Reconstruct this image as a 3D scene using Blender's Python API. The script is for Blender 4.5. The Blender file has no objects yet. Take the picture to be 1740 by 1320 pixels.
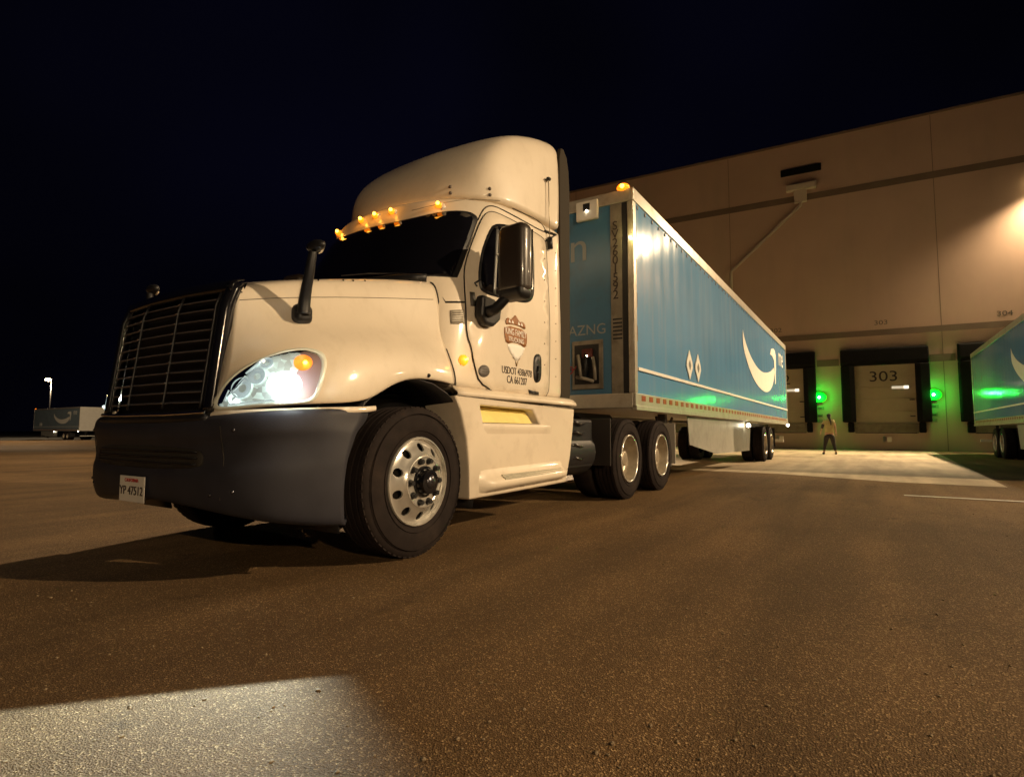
import bpy, bmesh, math, random
from mathutils import Vector, Matrix
from mathutils.bvhtree import BVHTree
from mathutils.geometry import delaunay_2d_cdt
random.seed(7)
S = bpy.context.scene
COL = S.collection
V = Vector
# ------------------------------------------------------------------ camera, world, exposure
CX, CY, CZ = 2.9468, 3.8264, 0.8577
YAW, PITCH, ROLL, FPX = -2.5759, 0.0765, 0.0032, 952.38
FW = V((math.cos(YAW)*math.cos(PITCH), math.sin(YAW)*math.cos(PITCH), math.sin(PITCH)))
RT = V((math.sin(YAW), -math.cos(YAW), 0)); UP = RT.cross(FW)
RT, UP = RT*math.cos(ROLL)+UP*math.sin(ROLL), UP*math.cos(ROLL)-RT*math.sin(ROLL)
CAMP = V((CX, CY, CZ))
cam = bpy.data.objects.new('camera', bpy.data.cameras.new('camera'))
COL.objects.link(cam); S.camera = cam
m = Matrix((RT, UP, -FW)).transposed().to_4x4(); m.translation = CAMP
cam.matrix_world = m
cam.data.sensor_width = 36; cam.data.lens = 36*FPX/1740; cam.data.clip_end = 2000; cam.data.clip_start = .05
S.view_settings.view_transform = 'Standard'; S.view_settings.look = 'None'
S.view_settings.exposure = 0; S.view_settings.gamma = 1
S.render.engine = 'CYCLES'
S.cycles.use_denoising = True
S.cycles.max_bounces = 6; S.cycles.sample_clamp_indirect = 4; S.cycles.sample_clamp_direct = 0
S.cycles.caustics_reflective = False; S.cycles.caustics_refractive = False
W = bpy.data.worlds.new('World'); S.world = W; W.use_nodes = True
bg = W.node_tree.nodes['Background']
_tc = W.node_tree.nodes.new('ShaderNodeTexCoord'); _n = W.node_tree.nodes.new('ShaderNodeTexNoise')
_r = W.node_tree.nodes.new('ShaderNodeValToRGB')
_n.inputs['Scale'].default_value = 1.6
W.node_tree.links.new(_tc.outputs['Generated'], _n.inputs['Vector'])
W.node_tree.links.new(_n.outputs['Fac'], _r.inputs['Fac'])
_r.color_ramp.elements[0].color = (.0006, .0006, .0017, 1); _r.color_ramp.elements[0].position = .35
_r.color_ramp.elements[1].color = (.0014, .0014, .0052, 1); _r.color_ramp.elements[1].position = .65
W.node_tree.links.new(_r.outputs['Color'], bg.inputs['Color'])
bg.inputs['Strength'].default_value = 1.0

WARM = (1, .72, .42)
def point(name, loc, energy, color=WARM, r=.15, parent=None):
    l = bpy.data.lights.new(name, 'POINT'); l.energy = energy; l.color = color; l.shadow_soft_size = r
    o = bpy.data.objects.new(name, l); COL.objects.link(o); o.location = loc
    return o
def spot(name, loc, target, energy, color=WARM, size=2.4, blend=.3, r=.15):
    l = bpy.data.lights.new(name, 'SPOT'); l.energy = energy; l.color = color
    l.spot_size = size; l.spot_blend = blend; l.shadow_soft_size = r
    o = bpy.data.objects.new(name, l); COL.objects.link(o); o.location = loc
    o.rotation_euler = (V(target)-V(loc)).to_track_quat('-Z', 'Y').to_euler()
    return o
YARD_LAMP = (-10.0, 26.0, 13.0)
spot('yard_lamp_light', YARD_LAMP, (-7, 0, 3.5), 33000, WARM, 1.35, .8, .16)
spot('fill_light', (22, 38, 12), (-.5, 0, 2.2), 24000, WARM, .62, .9, .25)  # unseen fill added to brighten the cab front and roof fairing
spot('yard_lamp_light', (-4, -50, 13), (-10, -54, 0), 14000, WARM, 2.9, .2, .3)

# ------------------------------------------------------------------ helpers
def sight(x, y):
    d = FW + RT*((x-870)/FPX) - UP*((y-660)/FPX)
    return CAMP, d.normalized()
def on_axis(px, ax, val):
    o, d = sight(*px); return o + d*((val-o[ax])/d[ax])
def bvh(*obs):
    dg = bpy.context.evaluated_depsgraph_get(); dg.update()
    vs = []; fs = []
    for o in obs:
        e = o.evaluated_get(dg); me = e.to_mesh(); mw = o.matrix_world
        b = len(vs); vs += [mw @ v.co for v in me.vertices]
        fs += [[b+i for i in p.vertices] for p in me.polygons]; e.to_mesh_clear()
    return BVHTree.FromPolygons(vs, fs)
def cast(tree, px):
    o, d = sight(*px); h = tree.ray_cast(o, d)
    if h[0] is None:
        h = tree.find_nearest(o + d*4.2)
    n = h[1]
    if n.dot(d) > 0: n = -n
    return h[0], n
def chaikin(pts, n=2, closed=True):
    for _ in range(n):
        q = []
        L = len(pts)
        rng = range(L) if closed else range(L-1)
        if not closed: q.append(pts[0])
        for i in rng:
            a, b = V(pts[i]), V(pts[(i+1) % L])
            q += [a*.75+b*.25, a*.25+b*.75]
        if not closed: q.append(pts[-1])
        pts = q
    return [V(p) for p in pts]
def resample(pts, step, closed=True):
    out = []
    L = len(pts)
    for i in range(L if closed else L-1):
        a, b = V(pts[i]), V(pts[(i+1) % L]); k = max(1, int((b-a).length/step))
        out += [a.lerp(b, j/k) for j in range(k)]
    if not closed: out.append(V(pts[-1]))
    return out
def mesh_obj(name, verts, faces, mat=None, parent=None, smooth=True, mods=()):
    me = bpy.data.meshes.new(name); me.from_pydata([tuple(v) for v in verts], [], faces); me.update()
    o = bpy.data.objects.new(name, me); COL.objects.link(o)
    if mat: me.materials.append(mat)
    if smooth: me.polygons.foreach_set('use_smooth', [True]*len(me.polygons))
    if parent: o.parent = parent
    for k, kw in mods:
        md = o.modifiers.new(k.lower(), k)
        for a, v in kw.items(): setattr(md, a, v)
    return o
SUB = ('SUBSURF', dict(levels=2, render_levels=2))
def BEV(w, seg=2): return ('BEVEL', dict(width=w, segments=seg, limit_method='ANGLE', angle_limit=.6, harden_normals=False))
def bm_obj(name, bm, mat=None, parent=None, smooth=False, mods=()):
    bmesh.ops.recalc_face_normals(bm, faces=bm.faces)
    me = bpy.data.meshes.new(name); bm.to_mesh(me); bm.free()
    o = bpy.data.objects.new(name, me); COL.objects.link(o)
    if mat: me.materials.append(mat)
    if smooth: me.polygons.foreach_set('use_smooth', [True]*len(me.polygons))
    if parent: o.parent = parent
    for k, kw in mods:
        md = o.modifiers.new(k.lower(), k)
        for a, v in kw.items(): setattr(md, a, v)
    return o
def box(bm, a, b, rot=None):
    a, b = V(a), V(b)
    r = bmesh.ops.create_cube(bm, size=1)['verts']
    for v in r:
        v.co = V((a[i]+(v.co[i]+.5)*(b[i]-a[i]) for i in range(3)))
        if rot: v.co = rot @ v.co
    return r
def prism(bm, pts, ax, lo, hi):
    """extrude a 2-D outline along axis ax"""
    def mk(p, v):
        c = [0, 0, 0]; k = [i for i in range(3) if i != ax]
        c[k[0]], c[k[1]] = p; c[ax] = v; return bm.verts.new(c)
    A = [mk(p, lo) for p in pts]; B = [mk(p, hi) for p in pts]
    n = len(pts)
    bm.faces.new(A); bm.faces.new(B[::-1])
    for i in range(n): bm.faces.new((A[i], B[i], B[(i+1) % n], A[(i+1) % n]))
def tube(bm, pts, r, seg=8, closed=False, caps=True):
    pts = [V(p) for p in pts]; rings = []
    n = len(pts); up = None
    rr = r if isinstance(r, (list, tuple)) else [r]*n
    for i, p in enumerate(pts):
        if closed: t = pts[(i+1) % n]-pts[i-1]
        else: t = pts[min(i+1, n-1)]-pts[max(i-1, 0)]
        t = t.normalized() if t.length > 1e-9 else V((0, 0, 1))
        if up is None:
            up = V((0, 0, 1)) if abs(t.z) < .9 else V((1, 0, 0))
        a = t.cross(up)
        if a.length < 1e-6: a = t.orthogonal()
        a.normalize(); b = t.cross(a).normalized(); up = -b if (-b).dot(up) > 0 else b
        rings.append([bm.verts.new(p + (a*math.cos(q)+b*math.sin(q))*rr[i]) for q in [2*math.pi*k/seg for k in range(seg)]])
    for i in range(n if closed else n-1):
        A, B = rings[i], rings[(i+1) % n]
        if closed and i == n-1:
            best = min(range(seg), key=lambda s: (A[0].co-B[s].co).length); B = B[best:]+B[:best]
        for k in range(seg): bm.faces.new((A[k], A[(k+1) % seg], B[(k+1) % seg], B[k]))
    if not closed and caps:
        bm.faces.new(rings[0][::-1]); bm.faces.new(rings[-1])
def lathe(bm, prof, c, ax=1, seg=48, sgn=1):
    """prof = [(r, t)] round axis ax at centre c, t along axis*sgn"""
    k = [i for i in range(3) if i != ax]; rings = []
    for r, t in prof:
        ring = []
        for s in range(seg):
            q = 2*math.pi*s/seg; co = [0, 0, 0]
            co[k[0]] = c[k[0]]+r*math.cos(q); co[k[1]] = c[k[1]]+r*math.sin(q); co[ax] = c[ax]+t*sgn
            ring.append(bm.verts.new(co))
        rings.append(ring)
    for A, B in zip(rings, rings[1:]):
        for s in range(seg): bm.faces.new((A[s], A[(s+1) % seg], B[(s+1) % seg], B[s]))
    return rings
def grid_mesh(rows, closed=False):
    vs = [v for r in rows for v in r]; n = len(rows[0]); fs = []
    for j in range(len(rows)-1):
        for i in range(n if closed else n-1):
            i2 = (i+1) % n
            fs.append((j*n+i, j*n+i2, (j+1)*n+i2, (j+1)*n+i))
    return vs, fs
def fillpts(outline, step):
    ol = resample(outline, step)
    n = len(ol); xs = [p.x for p in ol]; ys = [p.y for p in ol]
    pts = [p.copy() for p in ol]
    def inside(x, y):
        c = False
        for i in range(n):
            a, b = ol[i], ol[i-1]
            if (a.y > y) != (b.y > y) and x < (b.x-a.x)*(y-a.y)/(b.y-a.y)+a.x: c = not c
        return c
    y = min(ys)+step*.5; row = 0
    while y < max(ys):
        x = min(xs)+step*(.5 if row % 2 else 0)
        while x < max(xs):
            if inside(x, y) and min((p-V((x, y))).length for p in ol) > step*.55: pts.append(V((x, y)))
            x += step
        y += step*.87; row += 1
    r = delaunay_2d_cdt(pts, [], [list(range(n))], 1, 1e-6)
    return [V(p) for p in r[0]], [list(f) for f in r[2]], n
def decal(name, tree, px, mat, parent, off=.004, thick=.004, step=9, smooth=2, both=False, bev=0):
    """a thin sheet laid on the surface behind the traced outline"""
    ol = chaikin([V(p) for p in px], smooth) if smooth else [V(p) for p in px]
    pts, fs, n = fillpts(ol, step)
    vs = []; ns = []
    for p in pts:
        h, nn = cast(tree, p); vs.append(h+nn*off); ns.append(nn)
    def mk(vv, suffix_flip):
        f2 = [f if not suffix_flip else f[::-1] for f in fs]
        o = mesh_obj(name, vv, f2, mat, parent, True)
        me = o.data
        bm = bmesh.new(); bm.from_mesh(me); bmesh.ops.recalc_face_normals(bm, faces=bm.faces)
        bm.faces.ensure_lookup_table()
        # outward
        s = sum(f.normal.dot(ns[f.verts[0].index] if not suffix_flip else V((ns[f.verts[0].index].x, -ns[f.verts[0].index].y, ns[f.verts[0].index].z))) for f in bm.faces)
        if s < 0: bmesh.ops.reverse_faces(bm, faces=bm.faces)
        bm.to_mesh(me); bm.free(); me.polygons.foreach_set('use_smooth', [True]*len(me.polygons))
        md = o.modifiers.new('solid', 'SOLIDIFY'); md.thickness = thick; md.offset = -1
        md.use_even_offset = False
        return o
    o = mk(vs, False)
    if both: mk([V((v.x, -v.y, v.z)) for v in vs], True)
    return o
def surf_line(bm, tree, px, r=.004, off=.0, step=6, closed=False, both=False, smooth=2):
    ol = chaikin([V(p) for p in px], smooth, closed) if smooth else [V(p) for p in px]
    ol = resample(ol, step, closed)
    pts = []
    for p in ol:
        h, n = cast(tree, p); pts.append(h+n*off)
    tube(bm, pts, r, 6, closed)
    if both: tube(bm, [V((p.x, -p.y, p.z)) for p in pts], r, 6, closed)
    return pts
def text_obj(name, s, size, fn, mat, parent, ext=.002, spacing=1.0, align='CENTER'):
    cu = bpy.data.curves.new(name, 'FONT'); cu.body = s; cu.size = size; cu.extrude = ext
    cu.align_x = align; cu.align_y = 'CENTER'; cu.space_character = spacing; cu.resolution_u = 4
    t = bpy.data.objects.new(name, cu); COL.objects.link(t)
    dg = bpy.context.evaluated_depsgraph_get(); dg.update()
    me = bpy.data.meshes.new_from_object(t.evaluated_get(dg))
    bpy.data.objects.remove(t); bpy.data.curves.remove(cu)
    for v in me.vertices: v.co = fn(v.co.x, v.co.y, v.co.z)
    me.materials.clear(); me.materials.append(mat)
    o = bpy.data.objects.new(name, me); COL.objects.link(o)
    if parent: o.parent = parent
    return o
def tag(o, label=None, cat=None, group=None, kind=None):
    if label: o['label'] = label
    if cat: o['category'] = cat
    if group: o['group'] = group
    if kind: o['kind'] = kind
    return o
def empty(name, loc=(0, 0, 0), rz=0, parent=None):
    o = bpy.data.objects.new(name, None); COL.objects.link(o); o.location = loc; o.rotation_euler = (0, 0, rz)
    o.empty_display_size = .2
    if parent: o.parent = parent
    return o
def copy_tree(o, parent=None):
    c = o.copy(); COL.objects.link(c); c.parent = parent
    for ch in list(o.children): copy_tree(ch, c)
    return c

# ------------------------------------------------------------------ materials
def mat(name, col, rough=.5, metal=0, coat=0, var=0, vscale=8, bump=0, bscale=60, emit=None, estr=0, spec=.5, dirt=None, dirt_amt=.5, dscale=3, dstretch=(1, 1, 1)):
    M = bpy.data.materials.new(name); M.use_nodes = True; nt = M.node_tree; P = nt.nodes['Principled BSDF']
    P.inputs['Base Color'].default_value = (*col, 1); P.inputs['Roughness'].default_value = rough
    P.inputs['Metallic'].default_value = metal; P.inputs['Coat Weight'].default_value = coat
    P.inputs['Coat Roughness'].default_value = .08; P.inputs['Specular IOR Level'].default_value = spec
    tc = nt.nodes.new('ShaderNodeTexCoord')
    last = None
    if var or dirt:
        n = nt.nodes.new('ShaderNodeTexNoise'); n.inputs['Scale'].default_value = vscale; n.inputs['Detail'].default_value = 6
        nt.links.new(tc.outputs['Object'], n.inputs['Vector'])
        r = nt.nodes.new('ShaderNodeMapRange'); r.inputs[1].default_value = .3; r.inputs[2].default_value = .7
        r.inputs[3].default_value = 1-var; r.inputs[4].default_value = 1+var*.5
        nt.links.new(n.outputs['Fac'], r.inputs[0])
        mx = nt.nodes.new('ShaderNodeVectorMath'); mx.operation = 'SCALE'; mx.inputs[0].default_value = col
        nt.links.new(r.outputs[0], mx.inputs['Scale']); last = mx.outputs[0]
        if dirt:
            mp = nt.nodes.new('ShaderNodeMapping'); mp.inputs['Scale'].default_value = dstretch
            nt.links.new(tc.outputs['Object'], mp.inputs['Vector'])
            d = nt.nodes.new('ShaderNodeTexNoise'); d.inputs['Scale'].default_value = dscale; d.inputs['Detail'].default_value = 8; d.inputs['Roughness'].default_value = .65
            nt.links.new(mp.outputs[0], d.inputs['Vector'])
            dr = nt.nodes.new('ShaderNodeMapRange'); dr.inputs[1].default_value = .5; dr.inputs[2].default_value = .75; dr.inputs[4].default_value = dirt_amt
            nt.links.new(d.outputs['Fac'], dr.inputs[0])
            mm = nt.nodes.new('ShaderNodeMix'); mm.data_type = 'RGBA'; mm.inputs[7].default_value = (*dirt, 1)
            nt.links.new(dr.outputs[0], mm.inputs[0]); nt.links.new(last, mm.inputs[6]); last = mm.outputs[2]
            ra = nt.nodes.new('ShaderNodeMath'); ra.operation = 'MULTIPLY_ADD'; ra.inputs[1].default_value = .12; ra.inputs[2].default_value = rough
            nt.links.new(dr.outputs[0], ra.inputs[0]); nt.links.new(ra.outputs[0], P.inputs['Roughness'])
        nt.links.new(last, P.inputs['Base Color'])
    if bump:
        n2 = nt.nodes.new('ShaderNodeTexNoise'); n2.inputs['Scale'].default_value = bscale; n2.inputs['Detail'].default_value = 5
        nt.links.new(tc.outputs['Object'], n2.inputs['Vector'])
        b = nt.nodes.new('ShaderNodeBump'); b.inputs['Strength'].default_value = bump; b.inputs['Distance'].default_value = .01
        nt.links.new(n2.outputs['Fac'], b.inputs['Height']); nt.links.new(b.outputs[0], P.inputs['Normal'])
    if emit:
        P.inputs['Emission Color'].default_value = (*emit, 1); P.inputs['Emission Strength'].default_value = estr
    return M
PAINT = mat('white_paint', (.76, .67, .54), .45, coat=.9, var=.06, vscale=2.5, bump=.025, bscale=2.2, dirt=(.44, .36, .25), dirt_amt=.2, dscale=9, dstretch=(1.2, 1.2, .6))
SKIRT = mat('white_fairing_plastic', (.74, .65, .52), .42, coat=.15, var=.05, vscale=3, dirt=(.40, .33, .24), dirt_amt=.35, dscale=5)
BUMP = mat('grey_bumper_plastic', (.030, .030, .040), .55, spec=.3, var=.2, vscale=5, bump=.05, bscale=120)
BLACK = mat('black_plastic', (.012, .012, .014), .45, var=.2, vscale=10)
GLOSS = mat('gloss_black', (.006, .006, .008), .16, coat=.6)
GLASS = mat('dark_glass', (.004, .004, .006), .04, spec=.6)
CHROME = mat('chrome', (.75, .72, .66), .1, metal=1)
DCHROME = mat('dark_chrome', (.12, .12, .14), .25, metal=.9)
ALU = mat('polished_aluminium', (.82, .80, .74), .2, metal=.7, var=.1, vscale=14, dirt=(.3, .24, .17), dirt_amt=.4, dscale=9)
ALU2 = mat('dull_aluminium', (.5, .43, .32), .4, metal=.5, var=.15, vscale=14, dirt=(.16, .12, .09), dirt_amt=.7, dscale=5)
RUBBER = mat('tyre_rubber', (.020, .015, .014), .8, spec=.12, var=.25, vscale=9, bump=.12, bscale=80, dirt=(.05, .036, .028), dirt_amt=.5, dscale=4)
SEAM = mat('seam_gap', (.02, .016, .012), .8)
TREAD = mat('step_tread', (.55, .52, .42), .5, metal=.3, var=.2, vscale=30)
AMBER = mat('amber_lens', (.9, .35, .03), .25, emit=(1, .20, .005), estr=2.0)
AMBER_HOT = mat('amber_bulb', (1, .6, .1), .3, emit=(1, .5, .05), estr=9)
AMBER_DIM = mat('turn_signal_amber', (.9, .28, .04), .3, emit=(1, .25, .03), estr=.9)
HEAD = mat('headlamp_bulb', (1, 1, 1), .3, emit=(.95, 1, .98), estr=60)
REFL = mat('reflector', (.85, .9, .9), .12, metal=.9, emit=(.8, 1, .98), estr=.45)  # bulb light caught by the reflectors is put in as emission
GREEN = mat('green_lamp', (.02, .8, .1), .4, emit=(.0, 1, .006), estr=5)
GREEN_HOT = mat('green_lamp_core', (.3, 1, .5), .3, emit=(.35, 1, .5), estr=40)
WHITE_E = mat('white_lamp', (1, .9, .7), .3, emit=(1, .85, .6), estr=30)
LAMP_E = mat('sodium_lamp', (1, .9, .7), .3, emit=(1, .72, .36), estr=60)
BLUE = mat('trailer_blue', (.115, .265, .45), .13, coat=0, spec=.17, var=.05, vscale=1.2, dirt=(.22, .29, .36), dirt_amt=.45, dscale=2.6, dstretch=(2.5, 1, .22))
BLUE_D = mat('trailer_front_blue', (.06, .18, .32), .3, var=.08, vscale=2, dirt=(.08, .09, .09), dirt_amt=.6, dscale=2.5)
RAIL = mat('trailer_rail_metal', (.62, .58, .5), .33, metal=.55, var=.12, vscale=6, dirt=(.25, .18, .12), dirt_amt=.7, dscale=3)
TRIM_W = mat('white_vinyl', (.78, .76, .7), .45, var=.06, vscale=4)
GREYV = mat('grey_vinyl', (.16, .17, .17), .5)
INK = mat('dark_ink', (.035, .02, .014), .6)
INK2 = mat('grey_ink', (.12, .10, .085), .6)
BROWN = mat('logo_brown', (.30, .12, .035), .5, var=.3, vscale=30)
REDT = mat('red_reflector_tape', (.30, .045, .02), .35, var=.2, vscale=20)
SKINM = mat('skin', (.42, .24, .15), .55)
HAIR = mat('black_hair', (.012, .009, .008), .6)
SHIRT = mat('olive_yellow_shirt', (.40, .34, .13), .8, var=.2, vscale=6)
SLEEVE = mat('dark_sleeve', (.03, .025, .02), .8)
PANTS = mat('dark_trousers', (.022, .017, .014), .85)
SHOE = mat('black_shoes', (.015, .012, .012), .6)

# ------------------------------------------------------------------ ground
def ground_mat(name, lo, hi, grain, bump, tint):
    M = bpy.data.materials.new(name); M.use_nodes = True; nt = M.node_tree; P = nt.nodes['Principled BSDF']
    tc = nt.nodes.new('ShaderNodeTexCoord'); N = nt.nodes.new; L = nt.links.new
    fine = N('ShaderNodeTexVoronoi'); fine.inputs['Scale'].default_value = grain; L(tc.outputs['Object'], fine.inputs['Vector'])
    n1 = N('ShaderNodeTexNoise'); n1.inputs['Scale'].default_value = grain*.9; n1.inputs['Detail'].default_value = 3; L(tc.outputs['Object'], n1.inputs['Vector'])
    n2 = N('ShaderNodeTexNoise'); n2.inputs['Scale'].default_value = .35; n2.inputs['Detail'].default_value = 7; n2.inputs['Roughness'].default_value = .6; L(tc.outputs['Object'], n2.inputs['Vector'])
    mp = N('ShaderNodeMapping'); mp.inputs['Scale'].default_value = (.25, 2.2, 1); L(tc.outputs['Object'], mp.inputs['Vector'])
    n3 = N('ShaderNodeTexNoise'); n3.inputs['Scale'].default_value = 1.1; n3.inputs['Detail'].default_value = 5; L(mp.outputs[0], n3.inputs['Vector'])
    r1 = N('ShaderNodeMapRange'); r1.inputs[1].default_value = .35; r1.inputs[2].default_value = .75; L(n1.outputs['Fac'], r1.inputs[0])
    mix = N('ShaderNodeMix'); mix.data_type = 'RGBA'; mix.inputs[6].default_value = (*lo, 1); mix.inputs[7].default_value = (*hi, 1); L(r1.outputs[0], mix.inputs[0])
    # light stones: pick some voronoi cells
    st = N('ShaderNodeMapRange'); st.inputs[1].default_value = .70; st.inputs[2].default_value = .95; L(fine.outputs['Color'], st.inputs[0])
    ms = N('ShaderNodeMix'); ms.data_type = 'RGBA'; ms.inputs[7].default_value = (*tint, 1); L(st.outputs[0], ms.inputs[0]); L(mix.outputs[2], ms.inputs[6])
    sc = N('ShaderNodeMapRange'); sc.inputs[1].default_value = .3; sc.inputs[2].default_value = .7; sc.inputs[3].default_value = .62; sc.inputs[4].default_value = 1.25; L(n2.outputs['Fac'], sc.inputs[0])
    sc3 = N('ShaderNodeMapRange'); sc3.inputs[1].default_value = .35; sc3.inputs[2].default_value = .65; sc3.inputs[3].default_value = .76; sc3.inputs[4].default_value = 1.12; L(n3.outputs['Fac'], sc3.inputs[0])
    mu = N('ShaderNodeMath'); mu.operation = 'MULTIPLY'; L(sc.outputs[0], mu.inputs[0]); L(sc3.outputs[0], mu.inputs[1])
    vm = N('ShaderNodeVectorMath'); vm.operation = 'SCALE'; L(ms.outputs[2], vm.inputs[0]); L(mu.outputs[0], vm.inputs['Scale'])
    # oil stains and old cracks
    no = N('ShaderNodeTexNoise'); no.inputs['Scale'].default_value = 1.7; no.inputs['Detail'].default_value = 6; no.inputs['Roughness'].default_value = .7; L(tc.outputs['Object'], no.inputs['Vector'])
    ro = N('ShaderNodeMapRange'); ro.inputs[1].default_value = .61; ro.inputs[2].default_value = .70; ro.inputs[3].default_value = 1; ro.inputs[4].default_value = .62; L(no.outputs['Fac'], ro.inputs[0])
    wp = N('ShaderNodeTexNoise'); wp.inputs['Scale'].default_value = .8; wp.inputs['Detail'].default_value = 4; L(tc.outputs['Object'], wp.inputs['Vector'])
    ad2 = N('ShaderNodeVectorMath'); ad2.operation = 'MULTIPLY_ADD'; ad2.inputs[1].default_value = (1.6, 1.6, 0); L(wp.outputs['Color'], ad2.inputs[0]); L(tc.outputs['Object'], ad2.inputs[2])
    cr_ = N('ShaderNodeTexVoronoi'); cr_.feature = 'DISTANCE_TO_EDGE'; cr_.inputs['Scale'].default_value = .16; L(ad2.outputs[0], cr_.inputs['Vector'])
    rc = N('ShaderNodeMapRange'); rc.inputs[1].default_value = .0; rc.inputs[2].default_value = .0012; rc.inputs[3].default_value = .75; rc.inputs[4].default_value = 1; L(cr_.outputs['Distance'], rc.inputs[0])
    m5 = N('ShaderNodeMath'); m5.operation = 'MULTIPLY'; L(ro.outputs[0], m5.inputs[0]); L(rc.outputs[0], m5.inputs[1])
    v5 = N('ShaderNodeVectorMath'); v5.operation = 'SCALE'; L(vm.outputs[0], v5.inputs[0]); L(m5.outputs[0], v5.inputs['Scale'])
    L(v5.outputs[0], P.inputs['Base Color'])
    P.inputs['Roughness'].default_value = .75; P.inputs['Specular IOR Level'].default_value = .2
    b = N('ShaderNodeBump'); b.inputs['Strength'].default_value = bump; b.inputs['Distance'].default_value = .006
    ad = N('ShaderNodeMath'); ad.operation = 'MULTIPLY_ADD'; ad.inputs[1].default_value = 1.2; L(fine.outputs['Distance'], ad.inputs[0]); L(n1.outputs['Fac'], ad.inputs[2])
    L(ad.outputs[0], b.inputs['Height']); L(b.outputs[0], P.inputs['Normal'])
    return M
ASPH = ground_mat('asphalt', (.092, .053, .022), (.195, .115, .050), 190, .6, (.46, .31, .155))
CONC = ground_mat('apron_concrete', (.42, .34, .23), (.52, .42, .29), 40, .25, (.42, .34, .24))
LINE = mat('road_paint', (.60, .57, .48), .6, var=.25, vscale=12, dirt=(.1, .08, .06), dirt_amt=.7, dscale=10)
def sheet(name, pts, z, mt, **k):
    o = mesh_obj(name, [(x, y, z) for x, y in pts], [list(range(len(pts)))], mt, smooth=False); tag(o, **k); return o
FIELDM = mat('dark_field_ground', (.012, .011, .009), .95, var=.3, vscale=.3)  # very dark ground beyond the asphalt
sheet('dark_field', [(-700, -700), (700, -700), (700, 700), (-700, 700)], -.40, FIELDM, kind='structure')
sheet('asphalt_ground', [(-60, -42.5), (60, -75), (60, 90), (-60, 90)], 0, ASPH, kind='structure')
sheet('concrete_apron', [(-9.9, -30), (-9.9, 2.2), (-8.9, 4.2), (-8.8, 5.65), (-28.6, 6.3), (-29.9, 6.3), (-27.8, -30)], .004, CONC, kind='structure')
sheet('parking_line', [(-6.42, 4.2), (-6.30, 9.5), (-6.42, 9.5), (-6.54, 4.2)], .008, LINE, kind='structure')

# ------------------------------------------------------------------ warehouse
WP = V((-29.5, 4.56, 0)); WA = math.radians(93.4)
WD = V((math.cos(WA), math.sin(WA), 0)); WN = V((math.sin(WA), -math.cos(WA), 0))   # along, outward
WH = empty('warehouse', WP, WA)
tag(WH, 'long tan concrete warehouse with numbered dock doors lit by green signal lamps', 'warehouse')
# local: x along the wall, y into the building (outward = -y), z up
WALLM = mat('warehouse_wall_paint', (.50, .36, .27), .75, var=.08, vscale=.4, bump=.08, bscale=25, dirt=(.36, .29, .22), dirt_amt=.35, dscale=.5, dstretch=(1.5, 1, .25))
WALLL = mat('warehouse_lower_wall', (.44, .40, .31), .75, var=.1, vscale=.6, bump=.08, bscale=25, dirt=(.25, .2, .14), dirt_amt=.5, dscale=1, dstretch=(2, 1, .3))
BAND = mat('brown_band_paint', (.17, .125, .085), .7, var=.1, vscale=1)
DOORM = mat('dock_door_panel', (.40, .34, .22), .55, var=.08, vscale=2, dirt=(.25, .22, .15), dirt_amt=.4, dscale=2)
SEALM = mat('dock_seal_vinyl', (.006, .006, .005), .8, spec=.15, var=.25, vscale=4, bump=.15, bscale=12)
PITM = mat('dock_leveler_steel', (.20, .17, .11), .5, metal=.2, var=.2, vscale=4, dirt=(.12, .07, .03), dirt_amt=.7, dscale=5)
PIPEM = mat('drain_pipe_paint', (.52, .45, .36), .6)
WL0, WL1, WTOP = -24, 60, 16.1
PITCHD = 4.65
docks = [-0.03+PITCHD*k for k in range(-4, 4)]
DN = {-1: '302', 0: '303', 1: '304', -2: '301', 2: '305'}
# wall split into panels round the door openings
bm = bmesh.new()
box(bm, (WL0, 0, 5.72), (WL1, 40, WTOP))                       # upper wall
box(bm, (WL0, .012, 4.2), (WL1, .3, 5.719))
prev = WL0
for d in docks:
    box(bm, (prev, .012, 0), (d-1.26, .3, 4.199)); prev = d+1.26
    box(bm, (d-1.26, .012, 0), (d+1.26, .3, .83))
box(bm, (prev, .012, 0), (WL1, .3, 4.199))
bm_obj('wall', bm, WALLM, WH)
bm = bmesh.new()
for a in range(-15, 9): 
    x = 2.33+a*9.15
    if WL0 < x < WL1: box(bm, (x-.012, -.003, 0.02), (x+.012, .1, WTOP-.02))
bm_obj('panel_joint', bm, BAND, WH)
bm = bmesh.new()
box(bm, (WL0, -.02, 12.95), (WL1, .1, 13.28)); bm_obj('upper_band', bm, BAND, WH)
bm = bmesh.new(); box(bm, (WL0, -.05, 5.58), (WL1, .1, 5.86)); bm_obj('lower_band', bm, BAND, WH)
bm = bmesh.new()
prev = WL0
for d in docks:
    box(bm, (prev, -.03, 4.18), (d-1.84, .05, 4.52)); prev = d+1.84
box(bm, (prev, -.03, 4.18), (WL1, .05, 4.52)); bm_obj('door_head_band', bm, BAND, WH)
bm = bmesh.new(); box(bm, (WL0, -.04, WTOP-.0), (WL1, .4, WTOP+.12)); bm_obj('parapet_cap', bm, BAND, WH)
def wall_text(name, s, x, z, h, parent, y=-.01, mt=INK2, w=1.0):
    return text_obj(name, s, h/.70, lambda a, b, c: V((x+a*w, y-c, z+b)), mt, parent, .004)
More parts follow.
